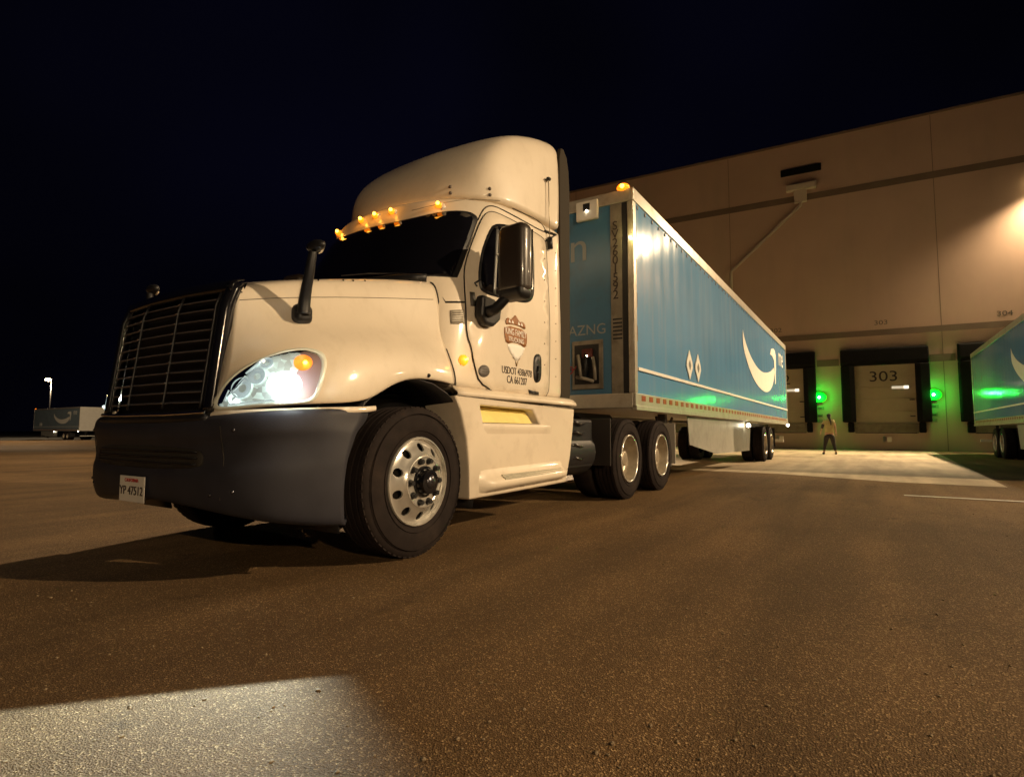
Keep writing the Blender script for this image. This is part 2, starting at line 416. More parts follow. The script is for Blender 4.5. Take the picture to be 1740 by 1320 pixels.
for k, d in enumerate(docks):
    i = k-4
    dd = empty('dock_door', (d, 0, 0), 0, WH)
    bm = bmesh.new(); box(bm, (-1.26, .10, 1.3), (1.26, .16, 4.2))
    for z in (1.88, 2.46, 3.04, 3.62): box(bm, (-1.25, .085, z), (1.25, .0999, z+.035))
    bm_obj('door_panel', bm, DOORM, dd, mods=(BEV(.006, 1),))
    bm = bmesh.new(); box(bm, (-1.3, -.02, 1.24), (1.3, .12, 1.30))
    for x in (-1.29, 1.23): box(bm, (x, -.04, .84), (x+.06, .12, 1.24))
    box(bm, (-1.22, .05, .86), (1.22, .09, 1.239)); bm_obj('leveler_pit', bm, PITM, dd)
    # foam hood and side pads of the dock seal
    bm = bmesh.new()
    prism(bm, [(-.42, 4.30), (-.36, 4.9), (.0, 4.97), (0, 4.12), (-.36, 4.12)], 0, -1.78, 1.78)
    for sx in (-1, 1):
        a = [(sx*1.78, -.40), (sx*1.42, -.46), (sx*1.2, -.40), (sx*1.29, 0), (sx*1.78, 0)]
        prism(bm, a if sx > 0 else a[::-1], 2, 1.36, 4.119)
        a = [(sx*1.56, -.30), (sx*1.30, -.30), (sx*1.30, 0), (sx*1.56, 0)]
        prism(bm, a if sx > 0 else a[::-1], 2, .86, 1.355)
    bm_obj('seal_hood', bm, SEALM, dd, mods=(BEV(.05, 2),))
    bm = bmesh.new(); box(bm, (.32, .07, 2.97), (.99, .0999, 3.09)); bm_obj('door_window', bm, mat('dock_window', (.5, .48, .4), .2, emit=(1, .86, .62), estr=.55) if k == 0 else bpy.data.materials['dock_window'], dd)
    bm = bmesh.new(); box(bm, (.80, .06, 2.96), (.99, .0699, 3.10)); bm_obj('window_light', bm, mat('dock_window_bright', (.9, .9, .8), .2, emit=(1, .92, .75), estr=1.4) if k == 0 else bpy.data.materials['dock_window_bright'], dd)
    bm = bmesh.new(); box(bm, (1.0, .05, 2.40), (1.2, .0999, 2.45)); box(bm, (1.0, .05, 1.62), (1.2, .0999, 1.67)); bm_obj('door_latch', bm, BLACK, dd)
    if i in DN:
        wall_text('door_number', DN[i], 0, 3.56, .5, dd, .078, INK, 1.15)
        wall_text('bay_number', DN[i], 0, 6.2, .22, dd, -.002, INK2, 1.25)
    # rubber bumpers and the hook under the door
    bm = bmesh.new(); box(bm, (.02, -.16, .42), (.2, .0119, .66)); prism(bm, [(-.14, .44), (-.02, .40), (.1, .66), (.0, .70)], 0, -.14, -.02)
    bm_obj('trailer_hook', bm, RAIL, dd)
    # signal lamp
    sg = empty('signal_lamp', (d+1.89, 0, 2.62), 0, dd) if False else empty('signal_lamp', (1.89, 0, 2.62), 0, dd)
    bm = bmesh.new(); box(bm, (-.12, -.14, -.30), (.12, .0119, .16)); bm_obj('lamp_case', bm, BLACK, sg, mods=(BEV(.015),))
    bm = bmesh.new(); bmesh.ops.create_uvsphere(bm, u_segments=24, v_segments=12, radius=.27)  # lens oversized, the lamp's glow halo is put into its shape
    for v in bm.verts: v.co = V((v.co.x*1.15, v.co.y*.35-.14, v.co.z*.9))
    bm_obj('green_lens', bm, GREEN, sg, smooth=True)
    bm = bmesh.new(); bmesh.ops.create_uvsphere(bm, u_segments=12, v_segments=6, radius=.05)
    for v in bm.verts: v.co = V((v.co.x, v.co.y-.235, v.co.z))
    bm_obj('green_lens', bm, GREEN_HOT, sg, smooth=True)
    if -3 <= i <= 2:
        L = V((d+1.89, -.42, 2.62)); point('green_signal_light', WP + WD*L.x + WN*.42 + V((0, 0, 2.62)), 50, (.01, 1, .06), .12)
    # small wall plates under the lamp
    bm = bmesh.new()
    for z, w in ((2.0, .2), (1.62, .14), (1.35, .12)): box(bm, (1.89-w, -.012, z), (1.89+w, .0119, z+.16))
    bm_obj('wall_plate', bm, mat('grey_plate', (.22, .2, .15), .5) if k == 0 else bpy.data.materials['grey_plate'], dd)
    bm = bmesh.new()
    for z in (2.05, 1.67): box(bm, (1.80, -.016, z), (1.98, -.0121, z+.05))
    bm_obj('wall_plate_print', bm, INK, dd)
# vent, scupper box and rain pipe
bm = bmesh.new(); box(bm, (-4.2, -.10, 14.42), (-2.3, .05, 14.78)); bm_obj('louvre_vent', bm, SEALM, WH, mods=(BEV(.03),))
bm = bmesh.new(); box(bm, (-3.95, -.30, 13.50), (-2.55, .02, 13.82)); box(bm, (-3.6, -.22, 12.85), (-3.0, .02, 13.5)); bm_obj('scupper_box', bm, PIPEM, WH, mods=(BEV(.03),))
bm = bmesh.new(); tube(bm, [(-3.3, -.14, 12.9), (-3.3, -.14, 12.7), (-6.80, -.14, 9.62), (-6.80, -.14, 6.0)], .085, 10); bm_obj('drain_pipe', bm, PIPEM, WH, smooth=True)
# wall pack lamps
WPX = [6.35, -15.5, 27]
for x in WPX:
    wl = empty('wall_lamp', (x, 0, 12.4), 0, WH)
    bm = bmesh.new(); box(bm, (-.28, -.42, -.05), (.28, .0, .16)); bm_obj('lamp_housing', bm, BLACK, wl, mods=(BEV(.03),))
    bm = bmesh.new(); box(bm, (-.22, -.38, -.075), (.22, -.06, -.0501)); bm_obj('lamp_lens', bm, LAMP_E, wl)
    p = WP + WD*x + WN*.55 + V((0, 0, 12.15))
    tgt = p + WN*5.5 + V((0, 0, -10))
    spot('wall_lamp_light', p, tgt, {6.35: 5200, -15.5: 3500, 27: 3000}[x], WARM, 2.45, .65, .15)
    if x == 6.35: spot('wall_lamp_light', p, (-20.5, 2, 0), 24000, WARM, .95, .8, .15)
    if x < 0: spot('wall_lamp_light', p, (5, -9, 0), 60000, WARM, 1.3, .9, .2)

# ------------------------------------------------------------------ tractor
TR = empty('semi_truck', (0, 0, 0))
tag(TR, 'white day cab semi truck with black grille, lit headlight and amber roof markers', 'truck')
# --- hood surface: rows bottom -> centre line, columns grille edge -> cowl
HX = [
 [(1.15,.66,.955),(1.08,.88,.98),(.94,1.08,1.0),(.75,1.17,1.015),(.53,1.20,1.03),(.40,1.20,1.075),(.28,1.2,1.15),(.10,1.2,1.215),(-.12,1.195,1.225),(-.32,1.17,1.22),(-.45,1.15,1.21)],
 [(1.13,.66,1.12),(1.05,.88,1.13),(.91,1.07,1.14),(.73,1.16,1.15),(.52,1.20,1.17),(.39,1.2,1.20),(.28,1.2,1.24),(.1,1.2,1.29),(-.12,1.19,1.31),(-.32,1.16,1.31),(-.45,1.14,1.31)],
 [(1.10,.655,1.30),(1.0,.85,1.31),(.86,1.01,1.33),(.70,1.11,1.35),(.52,1.15,1.37),(.39,1.155,1.39),(.28,1.16,1.41),(.1,1.15,1.44),(-.12,1.13,1.455),(-.32,1.10,1.46),(-.45,1.075,1.46)],
 [(1.08,.65,1.42),(.97,.78,1.43),(.83,.89,1.45),(.69,.95,1.47),(.52,.98,1.49),(.39,.99,1.51),(.28,1.005,1.53),(.1,1.01,1.555),(-.12,1.01,1.575),(-.32,1.01,1.585),(-.45,1.01,1.59)],
 [(1.06,.65,1.53),(.95,.73,1.54),(.83,.79,1.565),(.69,.845,1.59),(.52,.885,1.62),(.39,.905,1.645),(.28,.925,1.67),(.1,.945,1.70),(-.12,.965,1.735),(-.32,.98,1.765),(-.45,.985,1.785)],
 [(1.045,.645,1.64),(.94,.70,1.655),(.82,.75,1.685),(.69,.79,1.715),(.52,.83,1.75),(.39,.855,1.78),(.28,.875,1.80),(.1,.905,1.84),(-.12,.93,1.885),(-.32,.95,1.925),(-.45,.96,1.95)],
 [(1.03,.63,1.715),(.92,.67,1.745),(.81,.71,1.78),(.69,.745,1.815),(.52,.785,1.86),(.39,.81,1.89),(.28,.825,1.915),(.1,.855,1.955),(-.12,.88,2.0),(-.32,.90,2.035),(-.45,.91,2.055)],
 [(1.03,.57,1.745),(.92,.60,1.775),(.81,.63,1.81),(.69,.66,1.845),(.52,.69,1.885),(.39,.71,1.915),(.28,.72,1.94),(.1,.74,1.98),(-.12,.76,2.025),(-.32,.77,2.06),(-.45,.78,2.08)],
 [(1.06,.3,1.765),(.95,.3,1.80),(.84,.32,1.835),(.72,.34,1.87),(.54,.35,1.91),(.41,.36,1.94),(.3,.37,1.965),(.12,.38,2.0),(-.1,.38,2.045),(-.3,.38,2.08),(-.43,.38,2.10)],
 [(1.08,0,1.77),(.97,0,1.805),(.86,0,1.84),(.73,0,1.875),(.55,0,1.915),(.42,0,1.945),(.3,0,1.97),(.12,0,2.005),(-.1,0,2.05),(-.3,0,2.085),(-.43,0,2.105)],
]
full = HX + [[(x, -y, z) for x, y, z in r] for r in HX[-2::-1]]
# turned-in lip along the bottom edge and wheel arch
lip = [(x, y-.035, z+.004) for x, y, z in HX[0]]; lip2 = [(x, y-.16, z+.02) for x, y, z in HX[0]]
full = [lip2, lip] + full + [[(x, -y, z) for x, y, z in lip], [(x, -y, z) for x, y, z in lip2]]
vs, fs = grid_mesh(full)
hood = mesh_obj('hood', vs, fs, PAINT, TR, mods=(SUB, ('SOLIDIFY', dict(thickness=.012, offset=-1))))
HT0 = bvh(hood)
_h, _nn = cast(HT0, (600, 590))
if HT0.ray_cast(*sight(600, 590))[1].y < 0:
    hood.data.flip_normals(); HT0 = bvh(hood)
# --- cab shell: stacked half plans
CL = [
 (1.15, [(-.36,0),(-.36,.5),(-.38,.9),(-.42,1.08),(-.5,1.14),(-.8,1.16),(-1.5,1.16),(-2.26,1.16)]),
 (1.22, [(-.36,0),(-.36,.5),(-.38,.9),(-.42,1.08),(-.5,1.13),(-.8,1.155),(-1.5,1.16),(-2.26,1.16)]),
 (1.5, [(-.38,0),(-.38,.5),(-.38,.85),(-.40,1.03),(-.52,1.10),(-.75,1.15),(-1.5,1.16),(-2.27,1.16)]),
 (1.8, [(-.36,0),(-.36,.5),(-.38,.82),(-.41,.98),(-.53,1.06),(-.75,1.135),(-1.5,1.155),(-2.27,1.16)]),
 (2.06, [(-.22,0),(-.27,.5),(-.36,.8),(-.48,.94),(-.60,1.02),(-.78,1.10),(-1.5,1.145),(-2.28,1.155)]),
 (2.14, [(-.24,0),(-.30,.5),(-.43,.8),(-.57,.94),(-.67,1.02),(-.83,1.095),(-1.5,1.14),(-2.28,1.15)]),
 (2.5, [(-.46,0),(-.52,.5),(-.64,.78),(-.77,.91),(-.88,1.0),(-1.02,1.07),(-1.5,1.12),(-2.28,1.145)]),
 (2.8, [(-.65,0),(-.71,.48),(-.82,.73),(-.92,.86),(-1.02,.95),(-1.15,1.03),(-1.5,1.095),(-2.28,1.14)]),
 (2.87, [(-.68,0),(-.74,.48),(-.85,.72),(-.95,.85),(-1.05,.94),(-1.18,1.025),(-1.5,1.09),(-2.28,1.14)]),
 (2.95, [(-.72,0),(-.78,.47),(-.88,.70),(-.98,.83),(-1.08,.92),(-1.2,1.015),(-1.5,1.085),(-2.28,1.135)]),
 (2.985, [(-.80,0),(-.86,.46),(-.96,.67),(-1.05,.80),(-1.14,.90),(-1.25,1.0),(-1.52,1.08),(-2.28,1.135)]),
]
FL = [
 (2.97, [(-.84,0),(-.89,.42),(-.98,.63),(-1.07,.77),(-1.16,.88),(-1.27,.985),(-1.53,1.075),(-2.28,1.135)]),
 (3.03, [(-.86,0),(-.91,.42),(-.99,.63),(-1.08,.77),(-1.17,.88),(-1.28,.98),(-1.54,1.075),(-2.28,1.135)]),
 (3.25, [(-.96,0),(-.99,.40),(-1.04,.62),(-1.09,.78),(-1.17,.91),(-1.34,.985),(-1.6,1.07),(-2.28,1.14)]),
 (3.5, [(-1.12,0),(-1.15,.40),(-1.18,.62),(-1.21,.79),(-1.26,.94),(-1.46,.99),(-1.72,1.065),(-2.28,1.14)]),
 (3.7, [(-1.32,0),(-1.35,.40),(-1.37,.62),(-1.40,.79),(-1.45,.93),(-1.63,.99),(-1.85,1.06),(-2.28,1.13)]),
 (3.85, [(-1.52,0),(-1.54,.40),(-1.56,.62),(-1.60,.78),(-1.66,.91),(-1.79,.975),(-1.96,1.045),(-2.28,1.12)]),
 (3.96, [(-1.74,0),(-1.76,.38),(-1.79,.58),(-1.83,.72),(-1.88,.83),(-1.94,.91),(-2.06,.99),(-2.28,1.06)]),
 (4.02, [(-1.95,0),(-1.96,.36),(-1.98,.54),(-2.0,.67),(-2.03,.77),(-2.08,.84),(-2.15,.91),(-2.28,.97)]),
 (4.04, [(-2.12,0),(-2.12,.3),(-2.13,.45),(-2.14,.56),(-2.15,.64),(-2.17,.70),(-2.2,.76),(-2.28,.8)]),
]
def plan_shell(levels, xr):
    rows = []
    for z, h in levels:
        r = [V((x, y, z)) for x, y in h]
        r += [V((xr, h[-1][1]-.05, z)), V((xr, 0, z))]
        # vertex order: centre front -> left side -> back centre -> right side
        mir = [V((p.x, -p.y, p.z)) for p in r[1:-1]][::-1]
        rows.append(r+mir)
    n = len(rows[0]); vs, fs = grid_mesh(rows, True)
    fs.append(tuple(range(n))); fs.append(tuple((len(rows)-1)*n+i for i in range(n))[::-1])
    return vs, fs
def shell(name, levels, xr, mt):
    vs, fs = plan_shell(levels, xr)
    o = mesh_obj(name, vs, fs, mt, TR, mods=(SUB,))
    bm = bmesh.new(); bm.from_mesh(o.data); bmesh.ops.recalc_face_normals(bm, faces=bm.faces); bm.to_mesh(o.data); bm.free()
    o.data.polygons.foreach_set('use_smooth', [True]*len(o.data.polygons))
    return o
cab = shell('cab', CL, -2.32, PAINT)
fairing = shell('roof_fairing', FL, -2.32, PAINT)
T = bvh(cab, fairing)
HT = bvh(hood)
# door
DOOR = [(817,662),(803,613),(800.5,591),(792,569),(791,520),(788,480),(789,449),(805.5,403),(818,372),(829,360),(843.6,362),(876,378),(917,401),(926,410),(928,440),(933.6,547),(932,655),(930,668),(922,677),(903.6,675)]
door = decal('door', T, DOOR, PAINT, TR, .010, .014, 10, 2, False)
door.modifiers.new('bev', 'BEVEL').width = .004
DT = bvh(door, cab)
bm = bmesh.new(); surf_line(bm, T, DOOR, .0062, .006, closed=True, both=True)
surf_line(bm, T, [(812,374),(822,354),(833,349),(849,354),(890,376),(920,393),(957,405)], .006, .001, both=True)
surf_line(bm, T, [(871,354),(895,365),(912,373),(925,386),(928,398)], .005, .001, both=True)
surf_line(bm, T, [(812,374),(800,404),(788,434),(776,470)], .004, .001, both=True)
bm_obj('body_seam', bm, SEAM, TR, smooth=True)
decal('cowl_seam', T, [(752,505),(757,515),(793,515),(793,512),(757,512)], SEAM, TR, .003, .003, 8, 0)
bm = bmesh.new(); surf_line(bm, T, [(700,358),(752,345),(800,338),(850,341)], .004, .0)
bm_obj('fairing_seam', bm, mat('seam_soft', (.28,.24,.18), .7), fairing, smooth=True)
WIN = [(841,380),(832,389),(818,424),(812.5,460),(813,487),(822,499),(863,510),(893,515.5),(903.6,511),(908,496),(907,422),(902,397),(889,389),(862,382)]
wf = decal('window_frame', DT, WIN, BLACK, door, .004, .006, 10, 2)
WIN2 = [(842,385),(836,391),(822,425),(817,460),(817,484),(825,494),(863,505),(893,510.5),(900,507),(903.5,494),(902.5,424),(898,400),(888,392.5),(862,386)]
win = decal('door_window', DT, WIN2, GLASS, door, .009, .006, 10, 2)
WT = bvh(win, wf, door, cab)
decal('window_divider', WT, [(843,389),(847,390),(842,500),(837,499)], mat('divider_grey', (.10, .10, .10), .35), door, .004, .004, 8, 0)
decal('grab_handle_reflection', WT, [(842,431),(857,432),(857,436),(842,435)], mat('reflection_white', (.5, .5, .48), .4), door, .008, .003, 6, 0).name = 'window_reflection'  # pale strip painted as the grab handle's reflection in the glass
# far door (seen only from other places)
decal('far_door_window', DT, WIN2, GLASS, TR, .009, .006, 14, 2, True).name = 'door_window'
for o in [o for o in COL.objects if o.name.startswith('far_door_window')]: o.name = 'door_window'
# windshield
WS = [(561,413),(630,388.5),(691,372.5),(752,359.5),(785,356.5),(801,361),(809,372),(808,397),(793,442),(780,470),(776,476),(741,477),(640,474),(534,472),(533,450)]
def decal_x(name, tree, yz, mt, parent, off, thick, step=.06, smooth=3):
    ol = chaikin([V(p) for p in yz], smooth); pts, fs, n = fillpts(ol, step); vs = []
    for p in pts:
        h = tree.ray_cast(V((3, p.x, p.y)), V((-1, 0, 0))); vs.append(h[0]+h[1]*(off if h[1].x > 0 else -off))
    o = mesh_obj(name, vs, fs, mt, parent)
    bm = bmesh.new(); bm.from_mesh(o.data); bmesh.ops.recalc_face_normals(bm, faces=bm.faces)
    if sum(f.normal.x for f in bm.faces) < 0: bmesh.ops.reverse_faces(bm, faces=bm.faces)
    bm.to_mesh(o.data); bm.free(); o.data.polygons.foreach_set('use_smooth', [True]*len(o.data.polygons))
    md = o.modifiers.new('s', 'SOLIDIFY'); md.thickness = thick; md.offset = -1
    return o
_b = cast(T, (775, 475))[0]; _t = cast(T, (809, 366))[0]; _c = cast(T, (652, 383))[0]
print('WS', _b, _t, _c)
zb = 2.10; zt = _t.z+.01; zc = _c.z
yb, yt = _b.y, _t.y
wo = [(yb, zb), (yb, zb+.05), (yt+.03, zt-.12), (yt+.01, zt), (yt-.12, zt+.035), (yt*.45, zc+.01), (0, zc+.015)]
wo = wo + [(-y, z) for y, z in wo[-2::-1]]
ws = decal_x('windshield', T, wo, BLACK, TR, .003, .006)
wg = [(y*.975, 2.12 if z < 2.11 else z-.018) for y, z in wo]
decal_x('windshield_glass', T, wg, GLASS, ws, .008, .004)
# cowl black strip, wipers
bm = bmesh.new()
hh = [T.ray_cast(V((3, y, 2.09)), V((-1, 0, 0)))[0]+V((.02, 0, .0)) for y in [(-.86+1.72*i/16) for i in range(17)]]
tube(bm, hh, .035, 8); bm_obj('cowl_strip', bm, BLACK, TR, smooth=True)
for y0, y1 in ((.70, .05), (-.08, -.72)):
    bm = bmesh.new(); P0 = T.ray_cast(V((3, y0, 2.13)), V((-1, 0, 0)))[0]+V((.03, 0, 0)); P1 = T.ray_cast(V((3, y1, 2.19)), V((-1, 0, 0)))[0]+V((.03, 0, 0))
    Pm = T.ray_cast(V((3, (y0+y1)/2, 2.16)), V((-1, 0, 0)))[0]+V((.045, 0, 0)); tube(bm, [P0, Pm, P1], .009, 6); bm_obj('wiper', bm, DCHROME, TR)

# --- roof marker lamps
for y in (-.66, -.2, 0, .2, .66):
    h = T.ray_cast(V((3, y, 2.865)), V((-1, 0, 0)))[0]
    ml = empty('marker_lamp', h+V((.0, 0, .0)), 0, TR)
    bm = bmesh.new(); bmesh.ops.create_uvsphere(bm, u_segments=14, v_segments=8, radius=1)
    for v in bm.verts: v.co = V((v.co.x*.05, v.co.y*.034, v.co.z*.028+.004))
    bm_obj('amber_lens', bm, AMBER, ml, smooth=True)
    bm = bmesh.new(); bmesh.ops.create_uvsphere(bm, u_segments=10, v_segments=6, radius=.016)
    for v in bm.verts: v.co += V((.044, .012, .012))
    bm_obj('amber_bulb', bm, AMBER_HOT, ml, smooth=True)
    bm = bmesh.new(); lathe(bm, [(.05, -.02), (.046, .006), (.03, .012)], (0, 0, -.012), 0, 16); bm_obj('lamp_base', bm, PAINT, ml, smooth=True)
    point('marker_light', h+V((.10, 0, .05)), .5, (1, .36, .03), .03)

# --- bumper
def bump_plan(w, xf, n=0):
    return [(xf, 0), (xf-.005, .3), (xf-.03, .6), (xf-.08, .82), (xf-.18, 1.0), (xf-.33, 1.12), (xf-.48, 1.19), (xf-.62, 1.215)]
levels = [  # z at centre, z at side, forward offset, width scale
 (.93, .985, 1.19, .985), (.905, .985, 1.235, 1.0), (.86, .93, 1.25, 1.0), (.80, .86, 1.245, 1.005), (.775, .83, 1.225, 1.005), (.64, .70, 1.22, 1.005), (.60, .66, 1.245, 1.005), (.50, .50, 1.24, 1.0), (.455, .35, 1.22, .995), (.44, .29, 1.19, .98)]
rows = []
for zc_, zs_, xf, sc in levels:
    r = []
    for k, (x, y) in enumerate(bump_plan(1, xf)):
        t = min(1, y/1.2)**2.2
        z = zc_*(1-t)+zs_*t
        if z < .6: pass
        if k >= 6:                      # rear edge follows the wheel arch
            dz = z-.515; rx = math.sqrt(max(.01, .66**2-dz*dz)); 
            x = rx+.02 if k == 7 else max(x, rx+.12)
            if z > .9 and k == 7: x = .50
        r.append(V((x, y*sc, z)))
    rows.append(r+[])
rows = [[V((p.x, -p.y, p.z)) for p in r[:0:-1]]+r for r in rows]
top_in = [V((p.x-.12, p.y*.9, p.z-.01)) for p in rows[0]]; bot_in = [V((p.x-.2, p.y*.85, p.z+.03)) for p in rows[-1]]
vs, fs = grid_mesh([top_in]+rows+[bot_in])
bumper = mesh_obj('bumper', vs, fs, BUMP, TR, mods=(SUB, ('SOLIDIFY', dict(thickness=.015, offset=0))))
bm = bmesh.new(); bm.from_mesh(bumper.data); bmesh.ops.recalc_face_normals(bm, faces=bm.faces); bm.to_mesh(bumper.data); bm.free(); bumper.data.polygons.foreach_set('use_smooth', [True]*len(bumper.data.polygons))
BT = bvh(bumper)
BTX = bvh(bumper)
intake = decal_x('bumper_intake', BTX, [(-.62, .63), (.62, .63), (.66, .70), (.60, .765), (-.60, .765), (-.66, .70)], SEAM, bumper, .004, .004, .05, 2)
bm = bmesh.new()
for z in (.665, .70, .735):
    tube(bm, [BTX.ray_cast(V((3, y, z)), V((-1, 0, 0)))[0]+V((.008, 0, 0)) for y in [-.6+1.2*i/16 for i in range(17)]], .006, 6)
bm_obj('intake_bars', bm, BLACK, intake, smooth=True)
for sy in (1, -1):
    bm = bmesh.new(); q = [BTX.ray_cast(V((3, sy*y, z)), V((-1, 0, 0)))[0]+V((.001, 0, 0)) for y, z in ((.78, .88), (.79, .70), (.78, .47))]; tube(bm, q, .004, 6); bm_obj('bumper_joint', bm, SEAM, bumper)
    for y, z in ((.86, .86), (.86, .52), (.72, .50)):
        h = BTX.ray_cast(V((3, sy*y, z)), V((-1, 0, 0)))[0]; bm = bmesh.new(); r = bmesh.ops.create_uvsphere(bm, u_segments=8, v_segments=6, radius=.011)['verts']
        for v in r: v.co += h
        bm_obj('bumper_bolt', bm, DCHROME, bumper, smooth=True)
# cream strip under the headlamp
for sy in (1, -1):
    def strip_pt(t, up):
        # plan points along the side from front corner to arch
        pl = [(1.165,.62),(1.13,.76),(1.04,.92),(.92,1.04),(.78,1.13),(.64,1.185),(.50,1.215),(.44,1.22)]
        f = t*(len(pl)-1); i = min(int(f), len(pl)-2); f -= i
        x = pl[i][0]*(1-f)+pl[i+1][0]*f; y = pl[i][1]*(1-f)+pl[i+1][1]*f
        z = .935+.065*t
        return V((x, y*sy, z+(up*(.030 if t > .02 else .012)*(1-.45*t))))
    rows = []
    for dz, dout in ((-1, -.03), (-1, .012), (-.6, .02), (.6, .018), (1, .006), (1, -.05)):
        rows.append([(lambda q: V((q.x+dout*.5, q.y+dout*sy, q.z)))(strip_pt(k/20, dz)) for k in range(21)])
    vs, fs = grid_mesh(rows)
    o = mesh_obj('bumper_strip', vs, fs, PAINT, TR)
    bm = bmesh.new(); bm.from_mesh(o.data); bmesh.ops.recalc_face_normals(bm, faces=bm.faces); bm.to_mesh(o.data); bm.free()
# licence plate
lp = empty('licence_plate', (1.262, .0, .50), 0, TR)
bm = bmesh.new(); box(bm, (-.004, -.155, -.078), (.004, .155, .078)); bm_obj('plate', bm, TRIM_W, lp, mods=(BEV(.003),))
text_obj('plate_text', 'YP 47512', .075, lambda a, b, c: V((.006+c, a, b-.012)), INK, lp, .0015)
text_obj('plate_state', 'CALIFORNIA', .03, lambda a, b, c: V((.006+c, a, b+.052)), mat('plate_red', (.4, .05, .04), .5), lp, .0015)

# --- grille: bowed face between the hood sides
def gx(y, z):       # forward position of the grille face
    return 1.222-.052*(abs(y)/.65)**2.4 - (z-.95)*.11 - max(0, z-1.6)*.25
gr = empty('grille', (0, 0, 0), 0, TR)
rows = []
for z in [.93+.83*k/14 for k in range(15)]:
    w = .645
    rows.append([V((gx(y, z)-.075, y, z)) for y in [w*(2*i/16-1) for i in range(17)]])
vs, fs = grid_mesh(rows); mesh_obj('grille_backing', vs, fs, BLACK, gr)
GBAR = mat('grille_bar_metal', (.30, .30, .33), .25, metal=.8)
for k in range(11):
    z = 1.02+k*.062
    bm = bmesh.new()
    ys = [.575*(2*i/24-1) for i in range(25)]
    for sec in (0,):
        P = [[V((gx(y, z)-a, y, z+b)) for y in ys] for a, b in ((.05, .012), (.004, .007), (-.004, .0), (.004, -.005), (.05, .006))]
        vs, fs = grid_mesh(P)
        for v in vs: bm.verts.new(v)
        bm.verts.ensure_lookup_table()
        for f in fs: bm.faces.new([bm.verts[i] for i in f])
    bm_obj('grille_bar', bm, GBAR, gr, smooth=True)
for y in (-.575, -.22, .22, .575):
    bm = bmesh.new(); tube(bm, [V((gx(y, z)+.004, y, z)) for z in [.985+.70*i/16 for i in range(17)]], .008, 10); bm_obj('grille_post', bm, BLACK, gr, smooth=True)
# surround
for sy in (1, -1):
    bm = bmesh.new()
    rows = []
    for z in [.955+.79*k/18 for k in range(19)]:
        wi = .585; wo_ = .655
        rows.append([V((gx(sy*wi, z)-.05, sy*wi, z)), V((gx(sy*wi, z)+.004, sy*(wi+.004), z)), V((gx(sy*(wi+.03), z)+.010, sy*(wi+.035), z)), V((gx(sy*wo_, z)+.0, sy*wo_, z)), V((gx(sy*wo_, z)-.05, sy*(wo_+.004), z))])
    vs, fs = grid_mesh(rows); mesh_obj('grille_surround', vs, fs, GLOSS, gr, mods=(('SOLIDIFY', dict(thickness=.006)),))
rows = []
for dz, dx in ((0, -.06), (.0, .008), (.035, .012), (.075, -.01), (.085, -.05)):
    rows.append([V((gx(y, 1.70)+dx-dz*.25, y, 1.69+dz)) for y in [.655*(2*i/20-1) for i in range(21)]])
vs, fs = grid_mesh(rows); mesh_obj('grille_surround', vs, fs, GLOSS, gr, mods=(('SOLIDIFY', dict(thickness=.006)),))
bm = bmesh.new(); tube(bm, [V((gx(y, .95)+.018, y, .95+.012*(abs(y)/.64)**3)) for y in [.64*(2*i/24-1) for i in range(25)]], .011, 8); bm_obj('grille_lower_trim', bm, CHROME, gr, smooth=True)
bm = bmesh.new(); tube(bm, [V((gx(y, .93)-.0, y, .925)) for y in [.66*(2*i/24-1) for i in range(25)]], .03, 8); bm_obj('grille_lower_panel', bm, BLACK, gr, smooth=True)
# chrome studs added on the posts to make bright glints
for y in (-.22, .22):
    bm = bmesh.new()
    for k in range(11):
        z = 1.02+k*.062; r = bmesh.ops.create_uvsphere(bm, u_segments=8, v_segments=5, radius=.0075)['verts']
        for v in r: v.co += V((gx(y, z)+.014, y, z))
    bm_obj('grille_glint_studs', bm, CHROME, gr, smooth=True)

# --- headlamp: recessed bowl with reflectors and bulbs behind a thin clear lens
HL = [(364,696),(370,676),(384,652),(404,633.6),(432,616),(468.7,601.5),(511,593),(536,597),(550,604),(553,621),(547,650),(535,681),(500,685),(450,687.5),(400,693)]
CLEAR = bpy.data.materials.new('clear_lens'); CLEAR.use_nodes = True
_nt = CLEAR.node_tree; _nt.nodes.clear()
_o = _nt.nodes.new('ShaderNodeOutputMaterial'); _m = _nt.nodes.new('ShaderNodeMixShader'); _t1 = _nt.nodes.new('ShaderNodeBsdfTransparent'); _g = _nt.nodes.new('ShaderNodeBsdfGlossy'); _g.inputs['Roughness'].default_value = .05
_f = _nt.nodes.new('ShaderNodeFresnel'); _f.inputs['IOR'].default_value = 1.4
_nt.links.new(_f.outputs[0], _m.inputs[0]); _nt.links.new(_t1.outputs[0], _m.inputs[1]); _nt.links.new(_g.outputs[0], _m.inputs[2]); _nt.links.new(_m.outputs[0], _o.inputs['Surface'])
PURP = mat('headlamp_housing_dark', (.34, .25, .27), .3)
def mirror_obj(o, parent):
    me = o.data.copy(); 
    for v in me.vertices: v.co.y = -v.co.y
    me.flip_normals(); c = bpy.data.objects.new(o.name.split('.')[0], me); COL.objects.link(c); c.parent = parent
    for md in o.modifiers:
        n = c.modifiers.new(md.name, md.type)
        for a in ('thickness', 'offset', 'levels', 'render_levels', 'width', 'segments', 'use_even_offset'):
            if hasattr(md, a): setattr(n, a, getattr(md, a))
    return c
hl = empty('headlight', (0, 0, 0), 0, TR); hl2 = empty('headlight', (0, 0, 0), 0, TR)
parts = []
ol = resample(chaikin([V(p) for p in HL], 2), 7); N = len(ol)
rim0 = [cast(HT, p) for p in ol]
pc = sum(ol, V((0, 0)))/N
nav = sum((n for p, n in rim0), V()).normalized()
